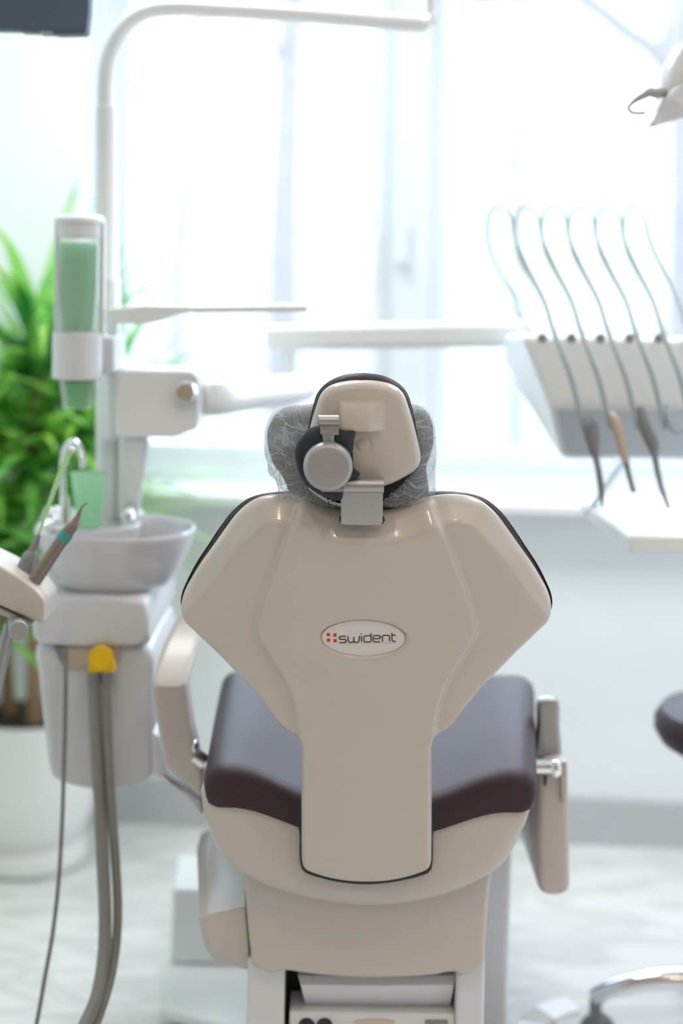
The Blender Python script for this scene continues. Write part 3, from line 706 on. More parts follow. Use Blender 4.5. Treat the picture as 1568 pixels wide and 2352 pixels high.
so = obj('seat_cushion', seat_loft(), M_leather, CH, angle=60)
# --- leg rest beyond, sloping down out of sight of the photograph
def legrest():
    V, Fc = [], []; n = 0
    for k, (Y, z, w, t) in enumerate([(2.60, .735, .24, .07), (2.66, .745, .25, .08), (2.78, .70, .24, .08), (2.95, .60, .225, .075), (3.12, .50, .21, .07), (3.22, .44, .20, .06), (3.25, .42, .18, .04)]):
        ring = []
        for a in range(20):
            b = 2 * PI * a / 20; cs, sn = math.cos(b), math.sin(b)
            ring.append((0.075 + w * math.copysign(abs(cs) ** .35, cs), Y, z - t / 2 + t / 2 * math.copysign(abs(sn) ** .5, sn)))
        V += ring
    for k in range(6):
        for i in range(20): Fc.append((k * 20 + i, k * 20 + (i + 1) % 20, (k + 1) * 20 + (i + 1) % 20, (k + 1) * 20 + i))
    Fc += [tuple(range(19, -1, -1)), tuple(range(120, 140))]
    return V, Fc
obj('leg_rest', legrest(), M_leather, CH)
# --- seat shell under the cushion
FS = Frame(848, 1950, 2.114, 0)
ss = [(463, 1812), (463, 1850), (467, 1880), (476, 1915), (492, 1955), (512, 1985), (540, 2012), (570, 2030), (640, 2058), (740, 2084), (850, 2094), (950, 2086), (1050, 2060), (1105, 2034), (1150, 2005), (1182, 1965), (1200, 1925), (1212, 1885), (1222, 1850), (1227, 1808), (1180, 1822), (1100, 1846), (1000, 1872), (850, 1885), (690, 1866), (600, 1838), (530, 1818)]
def ss_rel(P, d):
    return -0.016 * np.clip(1 - d / 0.030, 0, 1) ** 2 * (1 - sstep(P[:, 1], 0.015, 0.045))
obj('seat_shell', plate(FS, uvs(FS, ss), 0.42, R=0.012, step=0.007, hf=ss_rel, Rb=0.03, hb=lambda p: -0.20 - 0.5 * max(0, p[1] + 0.09)), M_ivory, CH, angle=60)
# dark plate standing in for the shaded gap round the foot of the backrest stem
FT = Frame(841, 1950, 2.106, 0)
st_ = [(688, 1840), (995, 1840), (994, 1920), (993, 1982), (988, 2002), (960, 2014), (900, 2027), (842, 2032), (780, 2027), (725, 2014), (697, 2002), (689, 1982), (688, 1920)]
obj('stem_gap_shade', plate(FT, uvs(FT, st_), 0.02, R=0.001, step=0.008, smooth=4), M_dark, CH)
# --- column cover and the wedge shaped module beside it
FC = Frame(845, 2150, 2.165, 0)
cc = [(563, 2000), (563, 2060), (567, 2120), (573, 2180), (581, 2226), (600, 2232), (632, 2241), (642, 2233), (700, 2239), (775, 2246), (850, 2249), (930, 2247), (1000, 2243), (1046, 2236), (1054, 2248), (1085, 2240), (1110, 2230), (1114, 2180), (1119, 2110), (1125, 2040), (1126, 2000)]
obj('column_cover', plate(FC, uvs(FC, cc), 0.34, R=0.008, step=0.008, smooth=2, hf=lambda P, d: -0.10 * P[:, 0] ** 2, Rb=0.01), M_ivory, CH)
def wedge():
    # left edge runs down and curves in; upper face leans away, lower face upright
    L = [(450, 1950, 2.40), (456, 2106, 2.19), (462, 2150, 2.19), (472, 2180, 2.195), (488, 2204, 2.205), (500, 2212, 2.21)]
    Rr = [(560, 1928, 2.40), (564, 2084, 2.19), (570, 2150, 2.19), (572, 2190, 2.195), (574, 2220, 2.205), (574, 2229, 2.21)]
    V, Fc = [], []; m = 9
    for a, b in zip(L, Rr):
        for k in range(m):
            t = k / (m - 1); px = a[0] + (b[0] - a[0]) * t; py = a[1] + (b[1] - a[1]) * t
            V.append(at(px, py, a[2] + (b[2] - a[2]) * t + 0.012 * max(0, 1 - t * 6) ** 2))
    rows = len(L)
    for r in range(rows - 1):
        for k in range(m - 1): Fc.append((r * m + k, r * m + k + 1, (r + 1) * m + k + 1, (r + 1) * m + k))
    nb = len(V)
    bd_ = [r * m for r in range(rows)] + [(rows - 1) * m + k for k in range(1, m)] + [r * m + m - 1 for r in range(rows - 2, -1, -1)] + [k for k in range(m - 2, 0, -1)]
    for i in bd_: v = V[i]; V.append(Vector((v[0], 2.48, v[2])))
    nn = len(bd_)
    for i in range(nn): Fc.append((bd_[i], nb + i, nb + (i + 1) % nn, bd_[(i + 1) % nn]))
    Fc.append(tuple(range(nb, nb + nn)))
    return V, Fc
obj('side_module', wedge(), M_ivory, CH, bevel=0.003, angle=30)
# --- lower housing
def zc(px, py, Y): return at(px, py, Y)
def vbox(px0, px1, py0, Y0, depth, z1=None, z0=0.0):
    a = at(px0, py0, Y0); b = at(px1, py0, Y0); z1 = a.z if z1 is None else z1
    return box8([Vector((a.x, Y0, z1)), Vector((b.x, Y0, z1)), Vector((b.x, Y0, z0)), Vector((a.x, Y0, z0)),
                 Vector((a.x, Y0 + depth, z1)), Vector((b.x, Y0 + depth, z1)), Vector((b.x, Y0 + depth, z0)), Vector((a.x, Y0 + depth, z0))])
obj('housing_side', vbox(568, 655, 2200, 2.19, 0.33, z0=0.12), M_white, CH, bevel=0.006, label='white left side of the lower housing')
obj('housing_side', vbox(1048, 1114, 2200, 2.19, 0.33, z0=0.12), M_white, CH, bevel=0.006, label='white right side of the lower housing')
obj('housing_gap_shade', vbox(655, 1048, 2205, 2.27, 0.2, z0=0.12), M_dark, CH, label='dark block standing in for the shaded gaps of the lower housing')  # solid block, gap shade put into its dark colour
def roll():
    V, Fc = [], []; prof = [(2240, 2.215), (2262, 2.205), (2285, 2.212), (2305, 2.222), (2318, 2.236), (2324, 2.26)]
    for i, (py, Y) in enumerate(prof):
        for k in range(12):
            t = k / 11; l, r = 684 + 6 * i, 1046 - 4 * i; V.append(at(l + (r - l) * t, py + 2 * (1 - (2 * t - 1) ** 2), Y))
    for i in range(len(prof) - 1):
        for k in range(11): Fc.append((i * 12 + k, i * 12 + k + 1, (i + 1) * 12 + k + 1, (i + 1) * 12 + k))
    nb = len(V)
    for i in range(len(prof)):
        for k in range(12): v = V[i * 12 + k]; V.append(Vector((v[0], 2.275, v[2])))
    rim = [k for k in range(12)] + [i * 12 + 11 for i in range(1, 6)] + [60 + k for k in range(10, -1, -1)] + [i * 12 for i in range(4, 0, -1)]
    for i in range(len(rim)): a, b = rim[i], rim[(i + 1) % len(rim)]; Fc.append((a, b, b + nb, a + nb))
    return V, Fc
obj('lift_shroud', roll(), M_steel2 if False else M_white, CH)
pn = obj('control_panel', vbox(664, 1046, 2323, 2.2, 0.07, z0=0.15), M_white, CH, bevel=0.004)
for px in (704, 745): obj('panel_socket', lathe([(0.0001, 0.003), (0.012, 0.003), (0.013, 0.0), (0.013, -0.01)], at(px, 2358, 2.199), 24, axis=(0, -1, 0)), M_dark, pn, label='round black socket')
obj('panel_label', pxprism([(815, 2346), (838, 2342), (880, 2342), (905, 2346), (905, 2375), (815, 2375)], 2.1985, 0.003), M_orange, pn, label='pale orange label')
obj('panel_switch', pxprism([(976, 2345), (1028, 2345), (1028, 2375), (976, 2375)], 2.197, 0.005), M_grey, pn, bevel=0.001, label='dark green grey rocker switch')
# --- base plate, junction box, column
zb = 0.12
def bz(px, py, z): p = at_z(px, py, z); return Vector((p.x, p.y, z))
bp_ = [bz(364, 2222, zb), bz(368, 2318, zb), bz(505, 2352, zb), bz(700, 2400, zb), Vector((0.27, 2.40, zb)), Vector((0.30, 2.62, zb)), Vector((0.30, 3.05, zb)), Vector((-0.10, 3.10, zb)), Vector((-0.34, 2.90, zb))]
obj('base_plate', prism([p - Vector((0, 0, .022)) for p in bp_], (0, 0, 0.022)), M_white2, CH, bevel=0.008)
cB = sum(bp_, Vector()) / len(bp_)
obj('base_foot', prism([Vector(((p.x - cB.x) * .9 + cB.x, (p.y - cB.y) * .9 + cB.y, 0.0)) for p in bp_], (0, 0, zb - 0.02)), M_grey, CH)
jb0 = bz(388, 2222, zb)
obj('junction_box', box8([at(396, 2040, 2.84), Vector((-0.12, 2.84, at(396, 2040, 2.84).z)), Vector((-0.12, 2.84, zb)), Vector((jb0.x, 2.84, zb)),
                          at(407, 1961, 3.03), Vector((-0.12, 3.03, at(407, 1961, 3.03).z)), Vector((-0.12, 3.03, zb)), Vector((jb0.x, 3.03, zb))]), M_white2, CH, bevel=0.008)
obj('lift_column', box8([Vector((-.1, 2.50, .66)), Vector((at(1160, 2200, 2.6).x, 2.50, .66)), Vector((at(1165, 2200, 2.6).x, 2.60, .11)), Vector((-.1, 2.60, .11)),
                         Vector((-.1, 2.75, .66)), Vector((at(1160, 2200, 2.6).x, 2.75, .66)), Vector((at(1165, 2200, 2.6).x, 2.85, .11)), Vector((-.1, 2.85, .11))]), M_white, CH, bevel=0.01)
# --- left armrest, standing up
FA = Frame(400, 1650, 2.30, 0)
la = [(349, 1578), (352, 1548), (360, 1515), (372, 1486), (388, 1462), (408, 1447), (428, 1443), (448, 1452), (462, 1468), (452, 1490), (441, 1520), (434, 1550), (430, 1578), (434, 1620), (440, 1665), (449, 1712), (457, 1750), (466, 1790), (462, 1835), (440, 1815), (405, 1790), (384, 1768), (372, 1720), (362, 1675), (354, 1625)]
ya = FA.uv(400, 1575)[1]
ar1 = obj('armrest', plate(FA, uvs(FA, la), 0.055, R=0.009, step=0.006, smooth=3, hf=lambda P, d: -1.2 * np.clip(P[:, 1] - ya, 0, 1) - 4.0 * np.clip(P[:, 1] - ya, 0, 1) ** 2, Rb=0.012, hb=lambda p: -0.055 - 1.2 * max(0, p[1] - ya) - 4.0 * max(0, p[1] - ya) ** 2), M_ivory, CH, angle=25, label='left armrest standing upright')
obj('hinge_pin', join(ball(at(447, 1715, 2.31), (0.006, 0.012, 0.012)), tube([at(446, 1735, 2.31), at(470, 1752, 2.31)], 0.013, 16)), M_chrome, ar1, label='chrome hinge')
# --- right armrest, hanging down
FR = Frame(1270, 1900, 2.36, 0)
ra = [(1236, 1790), (1240, 1760), (1262, 1748), (1296, 1748), (1303, 1760), (1306, 1820), (1308, 1900), (1309, 1980), (1308, 2045), (1300, 2054), (1274, 2060), (1248, 2055), (1238, 2044), (1234, 1980), (1234, 1900), (1236, 1850)]
ar2 = obj('armrest', plate(FR, uvs(FR, ra), 0.30, R=0.012, step=0.007, smooth=3, Rb=0.02), M_ivory, CH, label='right armrest folded down')
obj('armrest_post', plate(FR, uvs(FR, [(1240, 1626), (1246, 1618), (1265, 1615), (1284, 1618), (1291, 1626), (1292, 1680), (1292, 1800), (1240, 1800), (1239, 1680)]), 0.05, R=0.008, step=0.006, h0=-0.03, smooth=3), M_steel, ar2, label='grey metal armrest post with a bright top')
obj('slot', pxprism([(1286, 1750), (1302, 1750), (1299, 1845), (1290, 1845)], 2.352, 0.02), M_beige, ar2, bevel=0.001, label='narrow brown slot')
obj('hinge_pin', join(tube([at(1226, 1760, 2.335), at(1264, 1760, 2.335)], 0.0125, 20), ball(at(1275, 1765, 2.34), (0.011, 0.012, 0.016))), M_chrome, ar2, label='chrome hinge')
obj('slot', pxprism([(1248, 1782), (1256, 1782), (1254, 1805), (1249, 1805)], 2.357, 0.02), M_dark, ar2)

# ================================================================== DENTAL UNIT (spittoon column)
UN = thing('dental_unit', 'white spittoon unit with a tall bent pole left of the dental chair', 'dental unit', (at(240, 1800, 2.6).x, 2.6, 0))
FU = Frame(220, 1600, 2.45, 0)
low = [(80, 1488), (84, 1540), (92, 1620), (103, 1710), (116, 1786), (132, 1798), (170, 1810), (220, 1818), (262, 1821), (300, 1812), (335, 1795), (350, 1780), (356, 1740), (356, 1650), (350, 1560), (342, 1488)]
obj('cabinet', plate(FU, uvs(FU, low), 0.36, R=0.014, step=0.01, smooth=2, Rb=0.03, hf=lambda P, d: -0.25 * P[:, 0] ** 2), M_white, UN)
up = [(74, 1470), (78, 1385), (110, 1375), (325, 1375), (336, 1390), (342, 1465), (340, 1478), (310, 1486), (200, 1488), (100, 1482)]
obj('cabinet_top', plate(FU, uvs(FU, up, 0.02), 0.38, R=0.012, step=0.01, h0=0.02, smooth=2, hf=lambda P, d: -0.25 * P[:, 0] ** 2), M_white, UN)
obj('hose_holder', pxprism([(128, 1486), (278, 1484), (276, 1520), (262, 1538), (150, 1540), (136, 1520)], 2.442, 0.03), M_beige, UN, bevel=0.004)
obj('holder_notch', pxprism([(122, 1486), (150, 1486), (150, 1530), (140, 1525)], 2.438, 0.02), M_grey, UN, bevel=0.002)
# linking arm down to the chair
obj('link_arm', join(pxprism([(345, 1680), (365, 1690), (380, 1770), (400, 1790), (430, 1810), (466, 1838), (466, 1880), (420, 1828), (376, 1790), (350, 1784)], 2.42, 0.12)), M_white, UN, bevel=0.008)
# basin
bc = at(254, 1262, 2.5); bc.y = 2.55
zr = at(254, 1252, 2.41).z
def prof_b():
    return [(0.0001, -0.098), (0.080, -0.098), (0.098, -0.090), (0.112, -0.072), (0.126, -0.045), (0.137, -0.018), (0.143, 0.0), (0.1445, 0.006), (0.142, 0.010), (0.136, 0.009),
            (0.130, 0.0), (0.118, -0.028), (0.098, -0.055), (0.06, -0.072), (0.02, -0.078), (0.0001, -0.079)]
obj('basin', lathe(prof_b(), (bc.x, bc.y, zr), 64), M_ceram, UN, angle=50)
obj('drain', lathe([(0.0001, 0.0), (0.016, 0.0), (0.018, -0.003), (0.018, -0.005)], (bc.x, bc.y, zr - 0.073), 20), M_chrome, UN)
# deck behind the basin that carries cup, spouts and pole
dz = zr + 0.002
dk = [Vector((at(100, 1230, 2.6).x, 2.60, dz)), Vector((at(80, 1230, 2.66).x, 2.68, dz)), Vector((at(120, 1230, 2.8).x, 2.80, dz)), Vector((at(330, 1230, 2.8).x, 2.80, dz)), Vector((at(335, 1230, 2.7).x, 2.68, dz)), Vector((at(315, 1230, 2.6).x, 2.61, dz)), Vector((at(250, 1230, 2.55).x, 2.57, dz)), Vector((at(200, 1230, 2.55).x, 2.55, dz)), Vector((at(140, 1230, 2.55).x, 2.56, dz))]
obj('deck', prism([p - Vector((0, 0, .11)) for p in dk], (0, 0, 0.11)), M_ceram, UN, bevel=0.008)
obj('body', box8([at(110, 1260, 2.62), at(325, 1260, 2.62), at(330, 1400, 2.62), at(100, 1400, 2.62), at(110, 1260, 2.84), at(325, 1260, 2.84), at(330, 1400, 2.84), at(100, 1400, 2.84)]), M_white, UN, bevel=0.01)
# pole
PY = 2.68
cl_ = [(244, 1225), (244, 800), (243, 420), (242, 250)]
obj('pole', tube([at(247, 1225, PY), at(244, 245, PY)], 0.0213, 32), M_white2, UN, bevel=0.002)
obj('bent_tube', tube([at(243, 260, PY), at(242.5, 190, PY), at(250, 135, PY), at(270, 85, PY), at(302, 46, PY), at(345, 24, PY), at(400, 18, PY), at(500, 22, PY), at(640, 30, PY), at(800, 42, PY), at(950, 54, PY), at(972, 55, PY)], 0.0166, 24, smooth=8), M_white2, UN)
obj('tube_elbow', join(tube([at(950, 54, PY), at(975, 54, PY), at(992, 46, PY - .02)], [0.0168, 0.0168, 0.010], 20), tube([at(985, 55, PY), at(985, -30, PY)], 0.010, 16)), M_white2, UN)
obj('column_sleeve', tube([at(258, 1010, 2.66), at(256, 640, 2.66)], 0.0165, 24), M_white2, UN, bevel=0.003)
# arm block
obj('arm_block', pxprism([(266, 858), (275, 850), (440, 853), (455, 868), (456, 960), (452, 985), (420, 997), (395, 1005), (280, 1005), (266, 998)], 2.56, 0.17), M_white2, UN, bevel=0.012)
obj('arm_pivot', join(lathe([(0.0001, .02), (0.016, .02), (0.020, .014), (0.020, 0)], at(428, 900, 2.55), 24, axis=(0, -1, 0))), M_chrome, UN, label='chrome pivot on the arm block')
obj('block_neck', box8([at(272, 1003, 2.60), at(345, 1003, 2.60), at(316, 1200, 2.64), at(270, 1200, 2.64), at(272, 1003, 2.70), at(345, 1003, 2.70), at(316, 1200, 2.72), at(270, 1200, 2.72)]), M_white2, UN, bevel=0.01)
P0, P1 = at(456, 918, 2.66), at(690, 892, 2.98)
obj('swing_arm', join(tube([at(440, 918, 2.64), P0, at(480, 916, 2.67), at(560, 907, 2.79), P1, at(712, 889, 3.00), at(716, 889, 3.005)], [0.018, 0.026, 0.032, 0.032, 0.029, 0.021, 0.008], 28, smooth=3)), M_white2, UN)
obj('arm_riser', tube([at(665, 890, 2.99), at(665, 800, 2.99)], 0.0135, 20), M_white2, UN)
UX = at(612, 770, 2.86)
obj('upper_arm', box8([at(610, 748, 2.96), at(1240, 737, 2.96), at(1240, 796, 2.96), at(610, 804, 2.96), at(612, 746, 3.04), at(1240, 736, 3.04), at(1240, 796, 3.04), at(612, 804, 3.04)]), M_white2, UN, bevel=0.012)
# swing tray on the pole
tr = obj('side_tray', join(pxprism([(420, 703), (706, 700), (706, 716), (440, 719)], 2.50, 0.22), pxprism([(246, 708), (330, 700), (425, 702), (440, 716), (400, 724), (370, 736), (330, 745), (246, 742)], 2.55, 0.10)), M_white2, UN, bevel=0.004)
# chrome water spouts
obj('water_spout', tube([at(150, 1225, 2.62), at(146, 1180, 2.62), at(144, 1110, 2.62), at(144, 1060, 2.62), at(152, 1028, 2.61), at(167, 1013, 2.60), at(182, 1024, 2.59), at(189, 1050, 2.58), at(190, 1075, 2.58)], 0.0055, 14, smooth=6), M_chrome, UN)
obj('spout_base', lathe([(0.016, 0), (0.014, .02), (0.009, .035), (0.007, .05)], (at(148, 1225, 2.62).x, 2.62, dz), 20), M_chrome, UN)
obj('control_knob', lathe([(0.017, 0), (0.017, .012), (0.010, .025)], (at(118, 1225, 2.66).x, 2.66, dz), 20), M_chrome, UN)
obj('rinse_nozzle', lathe([(0.012, 0), (0.012, .02), (0.006, .03)], (at(290, 1225, 2.60).x, 2.62, dz), 20), M_chrome, UN)

# yellow coupler and suction hoses
obj('hose_coupler', join(tube([at(232, 1512, 2.425), at(232, 1512, 2.40)], 0.0215, 28), pxprism([(204, 1520), (260, 1520), (264, 1546), (200, 1546)], 2.402, 0.026)), M_yellow, UN, bevel=0.003, label='bright yellow hose coupler')
def hose(name, pts, r, mat, par, lab, n=14):
    o = obj(name, tube([at(*p) for p in pts], r, n, smooth=8), mat, par); o['label'] = lab; return o
endx = [(60, 2480, 2.10), (-80, 2470, 2.05), (-140, 2250, 2.05), (-120, 1900, 2.08), (-60, 1600, 2.12), (-30, 1440, 2.15)]
hose('suction_hose', [(216, 1540, 2.415), (217, 1620, 2.41), (222, 1720, 2.40), (230, 1850, 2.39), (236, 1980, 2.37), (241, 2100, 2.35), (238, 2200, 2.32), (222, 2290, 2.28), (196, 2352, 2.24), (150, 2430, 2.18)] + endx, 0.0108, M_hose, UN, 'thickest grey suction hose')
hose('suction_hose', [(246, 1540, 2.415), (245, 1620, 2.41), (248, 1720, 2.40), (256, 1850, 2.39), (265, 1980, 2.38), (270, 2080, 2.37), (266, 2170, 2.35), (250, 2260, 2.31), (222, 2345, 2.27), (180, 2430, 2.21), (90, 2490, 2.13)] + endx[1:], 0.0078, M_hose, UN, 'thinner grey suction hose')
hose('air_hose', [(150, 1490, 2.42), (150, 1600, 2.41), (147, 1750, 2.40), (142, 1900, 2.39), (134, 2030, 2.38), (120, 2150, 2.36), (104, 2240, 2.34), (84, 2350, 2.31), (60, 2440, 2.26), (0, 2470, 2.2), (-90, 2400, 2.12), (-90, 1900, 2.12), (-40, 1450, 2.15)], 0.0036, M_grey, UN, 'thin grey hose')
obj('hose_sleeve', join(tube([at(216, 1540, 2.415), at(217, 1572, 2.413)], 0.0125, 16), tube([at(246, 1540, 2.415), at(246, 1572, 2.413)], 0.0105, 16)), M_grey, UN)

# assistant's instrument holder, nearest on the left
HY = 2.15
HO = thing('instrument_holder', 'ivory instrument holder with a grey cylindrical handle at the left edge', 'instrument holder', (at(-60, 1400, HY).x, HY, at(-60, 1400, HY).z))
obj('holder_body', pxprism([(-160, 1228), (-60, 1272), (0, 1300), (45, 1326), (82, 1354), (103, 1380), (101, 1436), (60, 1420), (0, 1392), (-80, 1350), (-160, 1310)], HY, 0.10), M_ivory, HO, bevel=0.006)
obj('holder_underside', pxprism([(-160, 1314), (-80, 1354), (0, 1396), (58, 1423), (74, 1436), (62, 1442), (20, 1420), (-160, 1350)], HY + 0.012, 0.075), M_ivory, HO, bevel=0.003)
obj('holder_handle', tube([at(36, 1428, HY + .055), at(40, 1440, HY - 0.005), at(43, 1449, HY - .045)], [0.0125, 0.0138, 0.0142], 32), M_steel2, HO, bevel=0.002, label='grey cylindrical handle')
obj('support_arm', tube([at(24, 1432, HY + .04), at(8, 1500, HY + .04), at(-12, 1600, HY + .04), at(-40, 1760, HY + .04), at(-90, 2050, HY + .1), at(-120, 2352, HY + .2)], 0.0098, 18, smooth=4), M_steel2, HO)
obj('support_arm', tube([at(-150, 1320, HY + .05), at(-170, 1800, HY + .15), at(-120, 2352, HY + .2), at(100, 2560, 2.55)], 0.014, 14, smooth=3), M_steel2, HO)
SJ = thing('saliva_ejector', 'grey suction handpiece with a pale green disposable tube in the left holder', 'saliva ejector', at(56, 1330, HY + .05))
obj('handpiece_body', tube([at(50, 1340, HY + .05), at(56, 1318, HY + .052), at(66, 1285, HY + .055), at(72, 1272, HY + .056), at(75, 1262, HY + .056), at(82, 1248, HY + .057), at(89, 1228, HY + .058)], [0.0145, 0.0145, 0.0120, 0.0095, 0.0062, 0.0056, 0.0036], 24, smooth=4), M_grey, SJ)
sw = obj('suction_tube', tube([at(88, 1232, HY + .058), at(100, 1195, HY + .06), at(130, 1110, HY + .065), at(152, 1056, HY + .07), at(163, 1035, HY + .072)], [0.0026, 0.0028, 0.0042, 0.0050, 0.0052], 16, smooth=4), M_straw, SJ, label='pale green plastic tube')
obj('tube_tip', ball(at(165, 1033, HY + .072), 0.0058), M_hem, sw, label='white perforated tip')
SG = thing('air_water_syringe', 'bronze grey pen shaped syringe with a bent thin nozzle in the left holder', 'syringe', at(80, 1340, HY + .03))
obj('syringe_body', tube([at(66, 1356, HY + .03), at(74, 1343, HY + .031), at(110, 1288, HY + .035), at(148, 1232, HY + .04), at(160, 1216, HY + .041), at(170, 1206, HY + .042)], [0.0105, 0.0105, 0.0105, 0.0098, 0.0095, 0.0085], 28, smooth=4), M_bronze, SG)
obj('colour_ring', tube([at(142.5, 1241, HY + .0395), at(155, 1223, HY + .041)], 0.0110, 28), M_teal, SG, label='teal colour ring')
obj('nozzle', tube([at(169, 1207, HY + .042), at(176, 1193, HY + .043), at(182, 1178, HY + .044), at(187, 1166, HY + .044), at(192, 1160, HY + .044), at(201, 1155, HY + .044)], [0.0085, 0.0055, 0.0032, 0.0018, 0.0015, 0.0013], 16, smooth=4), M_bronze, SG)

# cup dispenser on the pole
DX = at(180, 700, 2.5).x; DY = 2.5; DZ = at(180, 700, 2.5).z
def zz(py, Y=DY, px=180): return at(px, py, Y).z
CD = thing('cup_dispenser', 'clear upright cup dispenser tube with a white band, mounted on the tall pole', 'cup dispenser', (DX, DY, zz(870)))
obj('tube', lathe([(0.0425, zz(762)), (0.0425, zz(500)), (0.040, zz(500)), (0.040, zz(762))], (DX, DY, 0), 40, close=True), M_tube, CD)
obj('side_rail', join(pxprism([(124, 512), (134, 512), (136, 770), (126, 770)], 2.49, 0.02), pxprism([(229, 510), (240, 510), (238, 770), (228, 770)], 2.49, 0.02)), M_white, CD, bevel=0.003)
obj('lid', join(lathe([(0.0001, zz(494)), (0.038, zz(495)), (0.044, zz(502)), (0.044, zz(512)), (0.0395, zz(512)), (0.0395, zz(545)), (0.0385, zz(545)), (0.0385, zz(514)), (0.0001, zz(514))][::-1], (DX, DY, 0), 40)), M_hem, CD, angle=40)
obj('band', lathe([(0.0405, zz(762)), (0.044, zz(765)), (0.0435, zz(868)), (0.0405, zz(871)), (0.036, zz(871)), (0.036, zz(762))], (DX, DY, 0), 40, close=True), M_white, CD, angle=40)
obj('pole_clamp', pxprism([(196, 770), (262, 772), (262, 860), (196, 862)], 2.53, 0.14), M_white, CD, bevel=0.006)
obj('outlet_sleeve', lathe([(0.033, zz(868)), (0.025, zz(938)), (0.023, zz(938)), (0.031, zz(868))], (DX + .001, DY, 0), 36, close=True), M_tube, CD)
def cup_vf(c, r1, r0, h):
    return lathe([(0.0001, 0), (r0, 0), (r1, h), (r1 + 0.0015, h + 0.0005), (r1 + 0.0012, h + .002), (r1 - 0.0008, h), (r0 - 0.0008, 0.0012), (0.0001, 0.0012)], c, 32)
c0 = None; zc0 = zz(768)
for i in range(17):
    if c0 is None:
        c0 = obj('plastic_cup', cup_vf((DX - .001, DY, zc0), 0.0315, 0.0235, 0.072), M_cup, None, origin=(DX - .001, DY, zc0))
        tag(c0, 'green plastic cup nested in the stack inside the clear dispenser', 'cup', 'green cups stacked in the dispenser'); o = c0
    else:
        o = c0.copy(); COL.objects.link(o); o.location = c0.location + Vector((0, 0, 0.0054 * i))
    o.rotation_euler = (0, 0, i * 0.7)
    if i == 0: o.location.z = zc0
lc = obj('plastic_cup', cup_vf((DX + .002, DY, zz(934)), 0.0275, 0.0195, 0.060), M_cup3, None, origin=(DX + .002, DY, zz(934)))
tag(lc, 'green plastic cup poking out below the white band of the dispenser', 'cup')
bcup = obj('plastic_cup', lathe([(0.0001, 0), (0.0205, 0), (0.0325, 0.094), (0.0340, 0.0945), (0.0338, 0.0965), (0.0317, 0.0955), (0.0197, 0.0012), (0.0001, 0.0012)], (at(201, 1228, 2.57).x, 2.575, dz + .002), 40), M_cup2, None, origin=(at(201, 1228, 2.57).x, 2.575, dz + .0005))
tag(bcup, 'frosted pale green cup standing on the spittoon basin', 'cup')

# ================================================================== DELIVERY UNIT on the right
DU = thing('instrument_delivery_unit', 'white dentist instrument console with whip arms in front of the window at right', 'instrument console', at(1400, 1050, 2.66))
A_, B_, Cc, D_, E_, F_ = at(1196, 768, 2.60), at(1264, 935, 2.585), at(1291, 1053, 2.66), at(1284, 1048, 2.71), at(1150, 830, 2.92), at(1157, 768, 2.92)
ex = 0.72
cons = obj('console_body', prism([A_, B_, Cc, D_, E_, F_], (ex, 0, 0)), M_white2, DU, bevel=0.014)
obj('shaded_lower_front', prism([B_ + Vector((.012, -.004, -.004)), Cc + Vector((.010, -.006, .006)), Cc + Vector((.010, .004, .008)), B_ + Vector((.012, .006, -.004))], (ex - .02, 0, 0)), pmat('console_shade_grey', (0.50, 0.54, 0.57), 0.4, noise=0.02), DU, bevel=0.003, label='lower front of the console with shade put into its grey')  # greyer strip, shade of the turned-under lower face put into its colour
for k in range(6):
    x = 1245 + 67 * k
    obj('instrument_rest', lathe([(0.0001, .002), (0.007, .002), (0.009, 0), (0.009, -.004)], at(x, 776, 2.60), 20, axis=(0, -1, 0.2)), M_hose, DU)
    s = 62.5 * k
    hoseR = [(1160, 772, 2.86), (1200, 735, 2.85)]
    left = [(1222 + s, 778, 2.84), (1200 + s, 730, 2.82), (1178 + s, 680, 2.80), (1150 + s, 630, 2.78), (1127 + s, 582, 2.76), (1119 + s, 530, 2.74), (1124 + s, 492, 2.72), (1140 + s, 475, 2.70), (1158 + s, 478, 2.68)]
    right = [(1173 + s, 500, 2.66), (1183 + s, 550, 2.64), (1212 + s, 615, 2.62), (1249 + s, 689, 2.58), (1271 + s, 762, 2.545), (1292 + s, 815, 2.53), (1311 + s, 866, 2.525), (1327 + s, 930, 2.53), (1340 + s, 985, 2.54)]
    if k == 5: right = [(x_ - 5, y_, z_) for x_, y_, z_ in right]
    wa = obj('whip_arm', tube([at(*p) for p in left + right], [0.0033] * 9 + [0.0036, 0.0036, 0.0038, 0.0042, 0.0045, 0.0048, 0.005, 0.005, 0.005], 10, smooth=5), M_hosel, DU)
# console tray support and lower tray
tf, tb = at(1445, 1228, 2.5), at(1345, 1170, 2.92)
ztr = tf.z; xtr = tf.x
tray = obj('lower_tray', box8([Vector((xtr, 2.50, ztr)), Vector((xtr + .6, 2.50, ztr)), Vector((xtr + .6, 2.50, ztr - .034)), Vector((xtr, 2.50, ztr - .034)),
                               Vector((xtr - .015, 2.93, ztr)), Vector((xtr + .6, 2.93, ztr)), Vector((xtr + .6, 2.93, ztr - .034)), Vector((xtr - .015, 2.93, ztr - .034))]), M_white2, DU, bevel=0.008)
obj('tray_bracket', join(tube([at(1440, 1052, 2.74), at(1350, 1180, 2.86)], 0.010, 12, flat=0.5), tube([at(1360, 1170, 2.86), at(1395, 1190, 2.8)], 0.008, 12)), M_white2, DU)
def handpiece(name, pts, rs, mat, lab, tip=None, cat='handpiece'):
    P = [at(*p) for p in pts]
    t = thing(name, lab, cat, P[0], 'instruments hanging from the console')
    obj('handpiece_body', tube(P, rs, 20, smooth=4), mat, t)
    if tip: obj('tip', tube([at(*p) for p in tip[0]], tip[1], 14, smooth=4), M_grey, t)
    return t
